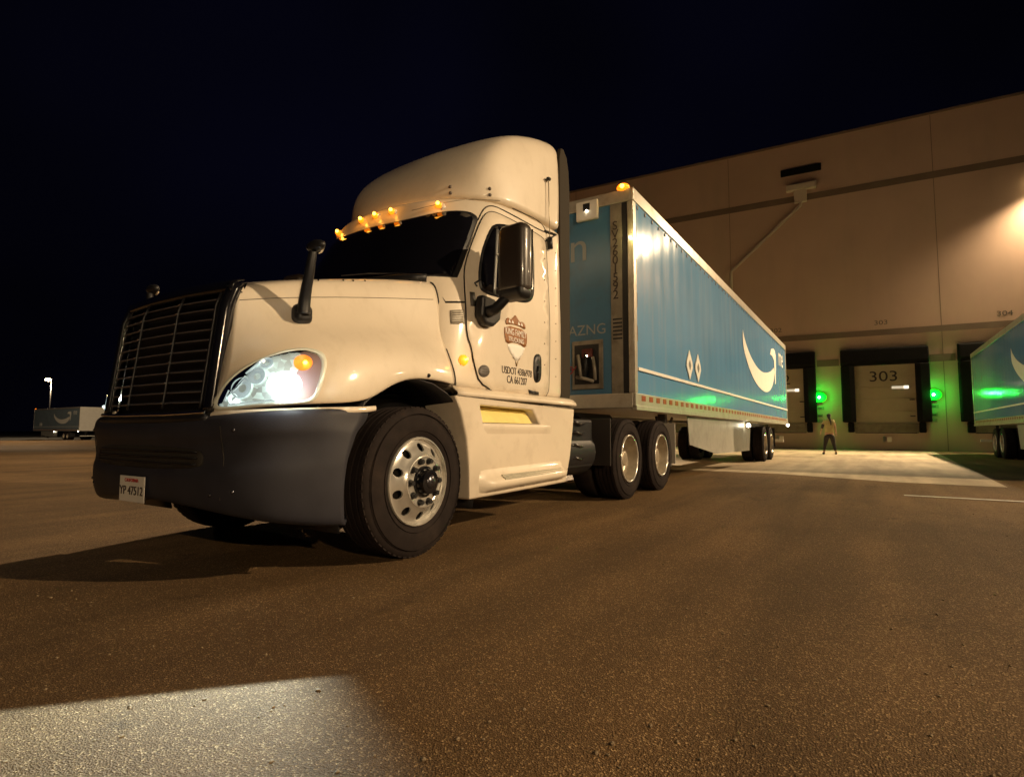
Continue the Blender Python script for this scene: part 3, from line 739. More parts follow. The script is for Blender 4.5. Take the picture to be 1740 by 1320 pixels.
def ringpt(s, lift):
    out = []
    for p in ol:
        h, n = cast(HT, p); h2, n2 = cast(HT, pc+(p-pc)*s); out.append(h2+n2*lift)
    return out
rows = [ringpt(1.035, .002), ringpt(1.02, .014), ringpt(.95, .016), ringpt(.925, .007)]
vs, fs = grid_mesh(rows, True); parts.append(mesh_obj('lamp_bezel', vs, fs, mat('headlamp_bezel', (.75, .78, .70), .25, coat=.4), hl))
# the bowl sits in front of the hood skin as a shallow shell under the domed lens
pts, ff, _ = fillpts(chaikin([V(p) for p in HL], 2), 8)
vv = []; vn = []
for p in pts:
    h, n = cast(HT, pc+(p-pc)*.965); vv.append(h+n*.007); vn.append(n)
o = mesh_obj('lamp_housing', vv, ff, PURP, hl); parts.append(o)
f_left = [f for f in ff if sum(pts[i].x for i in f)/3 + (sum(pts[i].y for i in f)/3-640)*.15 < 505]
used = sorted({i for f in f_left for i in f}); ix = {v: k for k, v in enumerate(used)}
main_refl = ([vv[i]+vn[i]*.004 for i in used], [[ix[i] for i in f] for f in f_left])

lens = []
for p in pts:
    h, n = cast(HT, pc+(p-pc)*.965)
    dmin = min((p-e).length for e in ol); lens.append(h+n*(.012+.020*math.sin(min(1, dmin/42)*math.pi/2)))
o = mesh_obj('lamp_lens', lens, ff, CLEAR, hl); parts.append(o)
LT = bvh(parts[1])
def dish(px, r, mt, name, depth=.018, squash=1.0):
    h, n = cast(LT, px); bm = bmesh.new()
    lathe(bm, [(r, .014), (r*.92, .013), (r*.7, .008), (r*.35, .003), (.003, .001)], (0, 0, 0), 2, 28)
    o = bm_obj(name, bm, mt, hl, smooth=True)
    M = n.to_track_quat('Z', 'Y').to_matrix().to_4x4(); M.translation = h
    for v in o.data.vertices: v.co = M @ V((v.co.x, v.co.y*squash, v.co.z))
    parts.append(o); return h, n
REFH = mat('reflector_hot', (1, 1, 1), .2, emit=(.9, 1, .97), estr=9)  # glare round the bulb painted as emission
REFW = mat('reflector_field', (.8, .9, .88), .2, metal=.5, emit=(.62, .82, .76), estr=.75)  # reflected bulb light painted as a patchy glow
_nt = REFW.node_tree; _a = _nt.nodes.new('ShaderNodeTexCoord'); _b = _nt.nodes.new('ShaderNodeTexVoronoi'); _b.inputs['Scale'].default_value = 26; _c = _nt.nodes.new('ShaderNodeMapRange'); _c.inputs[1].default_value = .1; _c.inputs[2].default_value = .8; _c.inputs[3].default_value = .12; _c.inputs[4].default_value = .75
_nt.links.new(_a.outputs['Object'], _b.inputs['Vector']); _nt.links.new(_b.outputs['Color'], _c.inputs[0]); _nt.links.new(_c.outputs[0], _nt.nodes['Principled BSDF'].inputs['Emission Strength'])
REFB = mat('reflector_bright', (.9, 1, .98), .2, metal=.6, emit=(.85, 1, .97), estr=1.3)  # brighter reflected light, also painted as emission
def hl_patch(px, mt, nm, off=.006):
    ol2 = chaikin([V(p) for p in px], 2); q, f2, _ = fillpts(ol2, 6); v2 = []
    for p in q:
        h, n = cast(LT, p); v2.append(h+n*off)
    parts.append(mesh_obj(nm, v2, f2, mt, hl))
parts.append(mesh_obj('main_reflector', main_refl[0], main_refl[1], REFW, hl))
dish((484, 655), .095, REFH, 'low_beam_reflector', squash=.85)
dish((412, 660), .062, REFL, 'high_beam_reflector', squash=1.0)
dish((438, 640), .05, REFL, 'reflector_facet')
dish((455, 618), .035, REFL, 'reflector_facet')
dish((398, 678), .030, REFB, 'reflector_facet')
dish((515, 618), .052, AMBER_DIM, 'turn_signal')
def blob(px, r, mt, name, lift=.03):
    h, n = cast(LT, px); bm = bmesh.new(); bmesh.ops.create_uvsphere(bm, u_segments=14, v_segments=8, radius=r)
    for v in bm.verts: v.co += h+n*lift
    o = bm_obj(name, bm, mt, hl, smooth=True); parts.append(o); return h+n*lift
hb = blob((488, 657), .040, HEAD, 'low_beam_bulb', .012)
blob((519, 618), .013, AMBER_HOT, 'turn_signal_bulb', .014)
blob((404, 682), .012, REFB, 'side_bulb', .02)
# chromed ribs inside the lamp
for a, b in (((392,688),(470,680)), ((395,668),(420,640)), ((420,636),(448,612)), ((384,682),(392,664))):
    bm = bmesh.new(); surf_line(bm, LT, [a, b], .006, .012, smooth=0); parts.append(bm_obj('lamp_rib', bm, REFL, hl, smooth=True))
for o in parts: mirror_obj(o, hl2)
for o in list(hl2.children):
    if o.name.startswith(('low_beam_bulb', 'turn_signal_bulb')): pass
point('headlight_glow', hb+V((.05, .09, .0)), 2.2, (.85, 1, .95), .02)
# low beam: a lamp whose own cut-off leaves a sharp-edged patch on the asphalt
def beam(L, c0, c1, c2, energy):
    L = V(L); c0, c1, c2 = V(c0), V(c1), V(c2)
    n1 = (c0-L).cross(c1-L).normalized(); n2 = (c0-L).cross(c2-L).normalized()
    if n1.dot(c2-L) < 0: n1 = -n1
    if n2.dot(c1-L) < 0: n2 = -n2
    l = bpy.data.lights.new('low_beam_light', 'POINT'); l.energy = energy; l.color = (.78, .98, 1); l.shadow_soft_size = .004
    l.use_nodes = True; nt = l.node_tree; em = nt.nodes['Emission']
    g = nt.nodes.new('ShaderNodeNewGeometry')
    def half(n, w):
        d = nt.nodes.new('ShaderNodeVectorMath'); d.operation = 'DOT_PRODUCT'; d.inputs[1].default_value = n
        nt.links.new(g.outputs['Incoming'], d.inputs[0])
        r = nt.nodes.new('ShaderNodeMapRange'); r.interpolation_type = 'SMOOTHSTEP'; r.inputs[1].default_value = -w*.3; r.inputs[2].default_value = w; nt.links.new(d.outputs['Value'], r.inputs[0]); return r
    a, b = half(n1, .02), half(n2, .16)
    # fades away from the cut-off towards the near field
    fa = nt.nodes.new('ShaderNodeVectorMath'); fa.operation = 'DOT_PRODUCT'; fa.inputs[1].default_value = n1; nt.links.new(g.outputs['Incoming'], fa.inputs[0])
    fr = nt.nodes.new('ShaderNodeMapRange'); fr.inputs[1].default_value = 0; fr.inputs[2].default_value = .45; fr.inputs[3].default_value = 1.1; fr.inputs[4].default_value = .15; nt.links.new(fa.outputs['Value'], fr.inputs[0])
    dn = half(V((0, 0, -1)), .3); m0 = nt.nodes.new('ShaderNodeMath'); m0.operation = 'MULTIPLY'; nt.links.new(dn.outputs[0], m0.inputs[0]); nt.links.new(fr.outputs[0], m0.inputs[1])
    m1 = nt.nodes.new('ShaderNodeMath'); m1.operation = 'MULTIPLY'; m2 = nt.nodes.new('ShaderNodeMath'); m2.operation = 'MULTIPLY'
    nt.links.new(a.outputs[0], m1.inputs[0]); nt.links.new(b.outputs[0], m1.inputs[1]); nt.links.new(m1.outputs[0], m2.inputs[0]); nt.links.new(m0.outputs[0], m2.inputs[1])
    nt.links.new(m2.outputs[0], em.inputs['Strength'])
    o = bpy.data.objects.new('low_beam_light', l); COL.objects.link(o); o.location = L
beam((1.0, 1.30, 1.10), (1.54, 2.21, 0), (2.27, 1.54, 0), (1.84, 2.83, 0), 520)

# --- wheels
def arc_r(*a): return a
def make_wheel(front, dual=False):
    w = empty('wheel', (0, 0, 0))
    bm = bmesh.new()
    wd = .29
    prof = [(.302, -.02), (.325, -.004), (.36, .004), (.40, .004), (.44, -.002), (.475, -.010), (.497, -.020), (.511, -.034), (.515, -.05)]
    g = []
    for k in range(4):
        t = -.062-k*.052; g += [(.515, t), (.500, t-.004), (.500, t-.012), (.515, t-.016)]
    prof = prof + g + [(.515, -.255), (.508, -.275), (.48, -.287), (.42, -.293), (.34, -.29), (.302, -.27)]
    lathe(bm, prof, (0, 0, 0), 1, 72)
    # shoulder blocks
    for k in range(60):
        a = 2*math.pi*k/60
        M = Matrix.Rotation(a, 4, 'Y')
        r = bmesh.ops.create_cube(bm, size=1)['verts']
        for v in r: v.co = M @ V((v.co.x*.034, v.co.y*.022-.038, v.co.z*.010+.508))
    # raised sidewall letters and bead ribs
    for rr in (.345, .462):
        lathe(bm, [(rr-.003, .0), (rr, .0075), (rr+.003, .0)], (0, 0, 0), 1, 72)
    bm_obj('tyre', bm, RUBBER, w, smooth=True, mods=(('EDGE_SPLIT', dict(split_angle=.7)),))
    if dual:
        bm = bmesh.new(); lathe(bm, [(.302, 0), (.36, .006), (.46, 0), (.505, -.02), (.515, -.05), (.515, -.24), (.48, -.28), (.34, -.28), (.302, -.26)], (0, -.33, 0), 1, 56); bm_obj('inner_tyre', bm, RUBBER, w, smooth=True)
    rim = empty('rim', (0, 0, 0), 0, w)
    if front:
        bm = bmesh.new()
        lathe(bm, [(.302, -.03), (.305, -.006), (.300, .002), (.292, .003), (.286, -.006), (.281, -.022), (.262, -.018), (.235, .002), (.205, .022), (.182, .036), (.176, .043), (.168, .045), (.162, .040), (.150, .038), (.10, .038), (.05, .038)], (0, 0, 0), 1, 80)
        disc = bm_obj('disc', bm, ALU, rim, smooth=True, mods=(('SOLIDIFY', dict(thickness=.012, offset=-1)),))
        bm = bmesh.new()
        for k in range(10):
            a = 2*math.pi*(k+.5)/10; M = Matrix.Translation((math.cos(a)*.232, .0, math.sin(a)*.232)) @ Matrix.Rotation(math.pi/2, 4, 'X')
            r = bmesh.ops.create_cone(bm, segments=24, radius1=.029, radius2=.029, depth=.16, cap_ends=True)['verts']
            for v in r: v.co = M @ v.co
        cut = bm_obj('cutter', bm)
        md = disc.modifiers.new('holes', 'BOOLEAN'); md.object = cut; md.solver = 'EXACT'
        dg = bpy.context.evaluated_depsgraph_get(); dg.update()
        me = bpy.data.meshes.new_from_object(disc.evaluated_get(dg)); disc.modifiers.clear(); disc.data = me; bpy.data.objects.remove(cut)
        disc.modifiers.new('es', 'EDGE_SPLIT').split_angle = .6
        for k in range(10):
            a = 2*math.pi*k/10; bm = bmesh.new()
            M = Matrix.Translation((math.cos(a)*.143, .055, math.sin(a)*.143)) @ Matrix.Rotation(-math.pi/2, 4, 'X')
            r = bmesh.ops.create_cone(bm, segments=6, radius1=.019, radius2=.017, depth=.032, cap_ends=True)['verts']
            r += bmesh.ops.create_cone(bm, segments=16, radius1=.023, radius2=.023, depth=.008, cap_ends=True, matrix=Matrix.Translation((0, 0, -.014)))['verts']
            for v in r: v.co = M @ v.co
            bm_obj('lug_nut', bm, BLACK, rim)
        bm = bmesh.new(); lathe(bm, [(.108, .036), (.105, .05), (.092, .052), (.086, .085), (.080, .098), (.06, .102), (.003, .102)], (0, 0, 0), 1, 36); bm_obj('hub', bm, GLOSS, rim, smooth=True, mods=(('EDGE_SPLIT', dict(split_angle=.6)),))
        bm = bmesh.new(); lathe(bm, [(.045, .1025), (.04, .110), (.003, .112)], (0, 0, 0), 1, 20); bm_obj('hub_cap', bm, DCHROME, rim, smooth=True)
        bm = bmesh.new(); lathe(bm, [(.30, -.05), (.003, -.05)], (0, 0, 0), 1, 40); bm_obj('brake_drum', bm, SEAM, rim)
    else:
        bm = bmesh.new()
        lathe(bm, [(.302, -.03), (.306, -.004), (.300, .004), (.290, .005), (.284, -.004), (.279, -.02), (.268, -.05), (.258, -.10), (.245, -.145), (.22, -.16), (.185, -.165), (.17, -.17), (.11, -.17)], (0, 0, 0), 1, 72)
        bm_obj('disc', bm, ALU2, rim, smooth=True)
        bm = bmesh.new(); lathe(bm, [(.305, -.003), (.303, .007), (.290, .008), (.284, .0)], (0, 0, 0), 1, 72); bm_obj('rim_lip', bm, ALU, rim, smooth=True)
        bm = bmesh.new(); lathe(bm, [(.11, -.175), (.105, -.10), (.095, -.07), (.07, -.062), (.003, -.062)], (0, 0, 0), 1, 28); bm_obj('hub', bm, ALU2, rim, smooth=True)
        for k in range(10):
            a = 2*math.pi*k/10; bm = bmesh.new(); M = Matrix.Translation((math.cos(a)*.143, -.155, math.sin(a)*.143)) @ Matrix.Rotation(-math.pi/2, 4, 'X')
            r = bmesh.ops.create_cone(bm, segments=6, radius1=.018, radius2=.017, depth=.03, cap_ends=True)['verts']
            for v in r: v.co = M @ v.co
            bm_obj('lug_nut', bm, ALU2, rim)
    return w
def set_wheel(proto, parent, loc, rz=0, first=False):
    w = proto if first else copy_tree(proto)
    w.parent = parent; w.location = loc; w.rotation_euler = (0, 0, rz); return w
wf_ = make_wheel(True)
set_wheel(wf_, TR, (0, 1.205, .515), math.radians(1.5), True)
set_wheel(wf_, TR, (0, -1.205, .515), math.pi+math.radians(1.5))
wd_ = make_wheel(False, True)
XD = -4.008
for i, x in enumerate((XD, XD-1.32)):
    set_wheel(wd_, TR, (x, 1.215, .515), 0, i == 0); set_wheel(wd_, TR, (x, -1.215, .515), math.pi)
# wheel housings, inner arch
for sy in (1, -1):
    bm = bmesh.new()
    rows = []
    for k in range(17):
        a = math.pi*(-.12+1.24*k/16); c, s_ = math.cos(a), math.sin(a)
        rows.append([V((c*.70-.0, sy*y, .515+s_*.70)) for y in (1.17, .75)])
    vs, fs = grid_mesh(rows); mesh_obj('inner_arch', vs, fs, BLACK, TR, mods=(('SOLIDIFY', dict(thickness=.01)),))
bm = bmesh.new(); box(bm, (-.9, -.72, .55), (1.05, .72, 1.15)); bm_obj('engine_bay', bm, BLACK, TR, mods=(BEV(.05),))
bm = bmesh.new(); tube(bm, [(0, -1.0, .5), (0, -.5, .42), (0, .5, .42), (0, 1.0, .5)], .06, 8); bm_obj('front_axle', bm, BLACK, TR)

# --- side fairing with steps
def sidef(px): h = on_axis(px, 1, 1.215); return (h.x, h.z)
for sy in (1, -1):
    outl = [(-.375, 1.125), (-.44, 1.02), (-.52, .80), (-.555, .55), (-.56, .33), (-2.2, .345), (-2.30, .60), (-2.37, .90), (-2.40, 1.09)]
    rec = [(-.70, 1.068), (-1.53, 1.055), (-1.67, .915), (-.75, .918)]
    # front skin with the recess left open
    bm = bmesh.new()
    O = [bm.verts.new((x, sy*1.215, z)) for x, z in outl]; R = [bm.verts.new((x, sy*1.215, z)) for x, z in rec]
    f = [(0, 1, R[0]), (1, 2, R[3], R[0]), (2, 3, R[3]), (3, 4, R[3])]
    def F(*v): bm.faces.new(v)
    F(O[0], O[1], R[0]); F(O[1], O[2], R[3], R[0]); F(O[2], O[3], O[4], R[3]); F(O[4], O[5], R[2], R[3]); F(O[5], O[6], R[2]); F(O[6], O[7], R[2]); F(O[7], O[8], R[1], R[2]); F(O[8], O[0], R[0], R[1])
    # return faces
    Oi = [bm.verts.new((x-(.0 if x < -1 else .02), sy*.86, z)) for x, z in outl]
    n = len(O)
    for k in range(n):
        if k == 8: continue
        F(O[k], Oi[k], Oi[(k+1) % n], O[(k+1) % n])
    Ri = [bm.verts.new((x+dx, sy*1.02, z+dz)) for (x, z), dx, dz in zip(rec, (-.02, .0, .02, .02), (0, 0, .03, .03))]
    for k in range(4): F(R[k], R[(k+1) % 4], Ri[(k+1) % 4], Ri[k])
    bm_obj('side_fairing', bm, SKIRT, TR, mods=(BEV(.022, 3), ('EDGE_SPLIT', dict(split_angle=1.2))), smooth=True)
    st = empty('upper_step', (0, 0, 0), 0, TR)
    bm = bmesh.new(); prism(bm, [(1.195*sy, .93), (1.10*sy, 1.06), (1.07*sy, 1.06), (1.165*sy, .93)], 0, -1.55, -.76); bm_obj('step_backing', bm, mat('step_yellow', (.88, .74, .27), .4, var=.1, vscale=10) if sy > 0 else bpy.data.materials['step_yellow'], st)
    bm = bmesh.new(); box(bm, (-1.66, sy*1.03, .905), (-.76, sy*1.208, .925)); bm_obj('step_plate', bm, TREAD, st, mods=(BEV(.008),))
    # sculpted lower panel: shallow raised shelf and lower step
    bm = bmesh.new()
    rows = []
    X0, X1 = -.68, -2.12
    prof = [(.56, .0), (.52, .012), (.475, .055), (.455, .085), (.425, .09), (.40, .075), (.375, .03), (.36, -.005)]
    for k in range(25):
        t = k/24; x = X0+(X1-X0)*t; e = min(1, t/.10, (1-t)/.05)**.5
        rows.append([V((x, sy*(1.212+o_*e), z+.02*t)) for z, o_ in prof])
    vs, fs = grid_mesh(rows); o = mesh_obj('lower_step', vs, fs, SKIRT, TR)
    bm = bmesh.new(); 
    for k in range(3): box(bm, (-2.0, min(sy*(1.252+.016*k), sy*(1.264+.016*k)), .49-.014*k), (-.95, max(sy*(1.252+.016*k), sy*(1.264+.016*k)), .503-.014*k))
    bm_obj('step_grip', bm, TREAD, o)
    bm = bmesh.new(); rows = []
    for k in range(21):
        t = k/20; x = -.74-1.14*t; e = min(1, t/.06, (1-t)/.06)**.5
        rows.append([V((x, sy*(1.213+o_*e), z)) for z, o_ in ((.925, 0), (.915, .012), (.90, .020), (.87, .012), (.83, 0))])
    vs, fs = grid_mesh(rows); mesh_obj('fairing_ridge', vs, fs, SKIRT, TR)
    # sill flange along the cab floor
    bm = bmesh.new(); rows = []
    for x in [-.42-(1.98)*k/16 for k in range(17)]:
        fl = .0 if x > -1.55 else min(1, (-1.55-x)/.4)
        rows.append([V((x, sy*y, z)) for y, z in ((1.145, 1.21), (1.165+.03*fl, 1.19), (1.20+.035*fl, 1.165-.01*fl), (1.21+.03*fl, 1.14-.01*fl), (1.17, 1.115))])
    vs, fs = grid_mesh(rows); mesh_obj('sill', vs, fs, SKIRT, TR, mods=(('SOLIDIFY', dict(thickness=.01)),))
    # rear side extender
    bm = bmesh.new()
    prism(bm, [(-2.26, 1.13), (-2.24, 3.80), (-2.28, 3.92), (-2.34, 3.93), (-2.42, 3.86), (-2.46, 3.72), (-2.48, 3.5), (-2.48, 1.25), (-2.42, 1.13)], 1, min(sy*1.085, sy*1.13), max(sy*1.085, sy*1.13))
    bm_obj('side_extender', bm, mat('extender_grey', (.04, .033, .025), .7, spec=.08) if sy > 0 else bpy.data.materials['extender_grey'], TR, mods=(BEV(.01),))
bm = bmesh.new(); box(bm, (-2.1, -1.0, .75), (-.6, 1.0, 1.2)); bm_obj('cab_floor', bm, BLACK, TR)

# --- door and cowl details
AT = bvh(door, cab, fairing, hood)
surf_px = lambda px, off=0: (lambda h: h[0]+h[1]*off)(cast(AT, px))
dh = decal('door_handle', AT, [(909,603),(914,601),(919,606),(919,640),(915,650),(909,650),(906,640),(906,610)], BLACK, door, .008, .008, 6, 2)
bm = bmesh.new(); tube(bm, [surf_px((912, 622), .012), surf_px((911, 646), .012)], .012, 6); bm_obj('handle_grip', bm, GLOSS, dh, smooth=True)
decal('door_vent', AT, [(898,662),(915,666),(915,671),(899,668)], BLACK, door, .004, .004, 6, 0)
decal('round_sticker', AT, [(822+9.5*math.cos(a), 630.5+10.5*math.sin(a)) for a in [2*math.pi*k/18 for k in range(18)]], mat('sticker_grey', (.11, .10, .095), .5), door, .003, .002, 6, 0)
bm = bmesh.new()
for k in range(3): surf_line(bm, AT, [(816, 626+k*4.5), (828, 627+k*4.5)], .003, .003, smooth=0)
bm_obj('sticker_print', bm, INK2, door)
# side turn lamp on the cowl
sl = empty('side_turn_lamp', surf_px((787, 612), .0), 0, TR)
h, n = cast(AT, (787, 612)); M = n.to_track_quat('Z', 'Y').to_matrix().to_4x4()
bm = bmesh.new(); lathe(bm, [(.045, .0), (.043, .012), (.03, .022), (.003, .026)], (0, 0, 0), 2, 20)
for v in bm.verts: v.co = M @ v.co
bm_obj('amber_lens', bm, mat('amber_glow', (.9, .4, .05), .3, emit=(1, .26, .01), estr=1.6), sl, smooth=True)
bm = bmesh.new()
for a in ((.0, .0), (.018, .008)):
    r = bmesh.ops.create_uvsphere(bm, u_segments=8, v_segments=6, radius=.009)['verts']
    for v in r: v.co = M @ (v.co+V((a[0], a[1], .028)))
bm_obj('amber_bulb', bm, AMBER_HOT, sl, smooth=True)
point('side_turn_light', h+n*.07, .12, (1, .42, .05), .02)
# cowl vents
for nm, q, mt in (('cowl_vent', [(765,528),(788,527),(789,550),(766,550)], mat('vent_cream', (.50, .46, .38), .5)), ):
    o = decal(nm, AT, q, mt, TR, .005, .005, 7, 0)
    bm = bmesh.new()
    for k in range(5): surf_line(bm, AT, [(768, 532+k*3.8), (786, 531.5+k*3.8)], .0028, .006, smooth=0)
    surf_line(bm, AT, q, .003, .004, closed=True, smooth=0)
    bm_obj('vent_slots', bm, INK2, o)
decal('pillar_vent', AT, [(798,496),(806,497),(809,520),(800,520)], mat('vent_dark', (.05, .045, .04), .5), TR, .005, .005, 6, 0)
# hood details: seam line, latch
bm = bmesh.new(); surf_line(bm, HT, [(407,510),(480,506),(560,505),(640,506),(736,509)], .0026, .0005, both=True); bm_obj('hood_seam', bm, mat('seam_line', (.14, .12, .09), .7), hood, smooth=True)
bm = bmesh.new(); h, n = cast(HT, (728, 638)); r = bmesh.ops.create_uvsphere(bm, u_segments=12, v_segments=8, radius=.014)['verts']
for v in r: v.co += h+n*.004
bm_obj('hood_latch', bm, BLACK, hood, smooth=True)
# dark gap down the back edge of the hood
bm = bmesh.new()
pts = [V(r[-1])+V((-.012, -.012, 0)) for r in HX[:8]]; tube(bm, resample(chaikin(pts, 2, False), .02, False), .014, 6); tube(bm, [V((p.x, -p.y, p.z)) for p in resample(chaikin(pts, 2, False), .02, False)], .014, 6)
bm_obj('hood_gap', bm, SEAM, TR, smooth=True)
# fairing bolts, antenna
for a in ((765, 318), (765.5, 328.5), (832, 321), (832.5, 331.5)):
    h, n = cast(AT, a); bm = bmesh.new(); r = bmesh.ops.create_uvsphere(bm, u_segments=10, v_segments=6, radius=.017)['verts']
    for v in r: v.co += h
    bm_obj('bolt_cap', bm, INK2, fairing, smooth=True)
for x0, yy in ((944, range(430, 660, 30)), (925, range(440, 640, 36))):
    for y0 in yy:
        h, n = cast(AT, (x0, y0)); bm = bmesh.new(); r = bmesh.ops.create_uvsphere(bm, u_segments=8, v_segments=6, radius=.0065)['verts']
        for v in r: v.co += h+n*.002
        bm_obj('rivet', bm, CHROME, cab, smooth=True)
for px_ in ((541, 476), (583, 476), (600, 476.5), (620, 476.5), (696, 476), (714, 479)):
    h, n = cast(HT, (px_[0], px_[1]+1.5)); bm = bmesh.new(); r = bmesh.ops.create_uvsphere(bm, u_segments=8, v_segments=6, radius=.008)['verts']
    for v in r: v.co += h+n*.003
    bm_obj('washer_nozzle', bm, CHROME, hood, smooth=True)
an = empty('antenna', (0, 0, 0), 0, TR)
pa, pb = surf_px((930, 412), .03), surf_px((928, 306), .03)
bm = bmesh.new(); tube(bm, [pa, pa.lerp(pb, .5), pb], .006, 6); bm_obj('antenna_rod', bm, ALU2, an, smooth=True)
bm = bmesh.new(); tube(bm, [surf_px((931, 424), .03), surf_px((930, 405), .03)], .028, 8); bm_obj('antenna_base', bm, BLACK, an, smooth=True)
bm = bmesh.new(); r = bmesh.ops.create_uvsphere(bm, u_segments=12, v_segments=6, radius=.026)['verts']
for v in r: v.co = V((v.co.x*1.3, v.co.y, v.co.z*.7))+pb
bm_obj('antenna_tip', bm, BLACK, an, smooth=True)
bm = bmesh.new(); surf_line(bm, AT, [(925, 392), (957, 404), (972, 409)], .008, .006, smooth=0); bm_obj('roof_strap', bm, BLACK, TR)
# --- company logo and numbers on the door
DTR = bvh(door)
def on_door(x, z, off):
    h = DTR.ray_cast(V((x, 3, z)), V((0, -1, 0)))
    if h[0] is None: h = DTR.find_nearest(V((x, 1.16, z)))
    return h[0]+V((0, off, 0))
def dtext(nm, s, size, x, z, mt, w=1.0, off=.003, bend=0):
    return text_obj(nm, s, size, lambda a, b, c: on_door(x-a*w, z+b+bend*(a*a), off+c*.6), mt, lg, .0015)
lg = empty('door_logo', (0, 0, 0), 0, door)
def dshape(nm, xz, mt, off, step=.03, smooth=1):
    ol = chaikin([V(p) for p in xz], smooth); pts, fs, n = fillpts(ol, step)
    vs = [on_door(p.x, p.y, off) for p in pts]
    o = mesh_obj(nm, vs, fs, mt, lg); md = o.modifiers.new('s', 'SOLIDIFY'); md.thickness = .002; md.offset = 0; return o
LX, LZ = -1.315, 1.70
shield_ = [(-.17, .10), (-.185, -.02), (-.16, -.08), (-.10, -.14), (-.03, -.19), (-.012, -.25), (0, -.30), (.012, -.25), (.03, -.19), (.10, -.14), (.16, -.08), (.185, -.02), (.17, .10)]
CREAM = mat('logo_cream', (.86, .84, .80), .5)
dshape('logo_base', [(LX+a, LZ+b) for a, b in [(-.15, -.06), (-.12, -.13), (-.05, -.18), (0, -.215), (.05, -.18), (.12, -.13), (.15, -.06)]], CREAM, .002)
dshape('logo_tip', [(LX+a, LZ+b) for a, b in [(-.075, -.175), (-.03, -.19), (0, -.28), (.03, -.19), (.075, -.175), (.03, -.20), (0, -.235), (-.03, -.20)]], mat('logo_olive', (.20, .13, .05), .5), .0032, .02)
dshape('logo_top', [(LX+a, LZ+b) for a, b in [(-.165, .10), (-.16, .15), (-.11, .17), (-.07, .155), (-.03, .19), (0, .215), (.03, .19), (.08, .155), (.12, .17), (.155, .15), (.165, .10), (.08, .115), (0, .12), (-.08, .115)]], BROWN, .0035, .02)
dshape('logo_panel', [(LX-.18, LZ+.095), (LX+.18, LZ+.095), (LX+.19, LZ), (LX+.16, LZ-.075), (LX+.05, LZ-.045), (LX-.05, LZ-.045), (LX-.16, LZ-.075), (LX-.19, LZ)], BROWN, .0025, .025)
dtext('logo_text', 'KING FAMILY', .085, LX, LZ+.045, CREAM, .68, .0045)
dtext('logo_text', 'TRUCKING', .06, LX, LZ-.022, CREAM, .85, .0045)
for a in (-.10, -.05, .05, .10):
    dshape('logo_grain', [(LX+a-.02, LZ+.125), (LX+a, LZ+.16), (LX+a+.02, LZ+.125)], CREAM, .0048, .02, 0)
dtext('door_text', 'USDOT 4386978', .092, LX-.015, 1.392, INK, .77)
dtext('door_text', 'CA 661207', .095, LX-.01, 1.312, INK, .77)

# --- mirrors
def soft_box(nm, c, sx, sy_, sz, mt, parent, rz=0, lvl=2, taper=1.0):
    bm = bmesh.new(); r = bmesh.ops.create_cube(bm, size=1)['verts']
    for v in r:
        k = taper if v.co.z < 0 else 1
        v.co = V((v.co.x*sx*k, v.co.y*sy_*k, v.co.z*sz))
    o = bm_obj(nm, bm, mt, parent, smooth=True, mods=(('BEVEL', dict(width=min(sx, sy_, sz)*.42, segments=5)),))
    o.location = c; o.rotation_euler = (0, 0, rz); return o
DTREE = bvh(door, cab)
for sy in (1, -1):
    mr = empty('door_mirror', (0, 0, 0), 0, TR)
    c = V((-.88, 1.42*sy, 2.26))
    soft_box('mirror_shell', c, .17, .29, .60, mat('mirror_shell', (.034, .026, .02), .36, coat=.5) if sy > 0 else bpy.data.materials['mirror_shell'], mr, math.radians(-8)*sy)
    bm = bmesh.new(); box(bm, (-.098, -.115, -.24), (-.0851, .115, .26)); o = bm_obj('mirror_glass', bm, CHROME, mr); o.location = c; o.rotation_euler = (0, 0, math.radians(-8)*sy)
    bm = bmesh.new(); box(bm, (.05, -.12, -.31), (.12, .12, -.12)); 
    soft_box('mirror_lower_cover', c+V((0, 0, -.27)), .165, .27, .13, BLACK, mr, math.radians(-8)*sy)
    bm = bmesh.new(); tube(bm, [V((-.80, 1.17*sy, 1.83)), V((-.82, 1.27*sy, 1.86)), V((-.86, 1.36*sy, 1.96)), V((-.88, 1.42*sy, 2.10))], [.05, .045, .04, .04], 10); bm_obj('mirror_arm', bm, BLACK, mr, smooth=True)
    bm = bmesh.new()
    prism(bm, [(-.74, 1.98), (-.72, 1.80), (-.78, 1.73), (-.90, 1.73), (-1.0, 1.80), (-1.02, 1.90), (-.92, 1.97)], 1, 1.12*sy, 1.21*sy); bm_obj('mirror_bracket', bm, BLACK, mr, mods=(BEV(.03, 3),))
hm_h, hm_n = cast(HT, (512, 538))
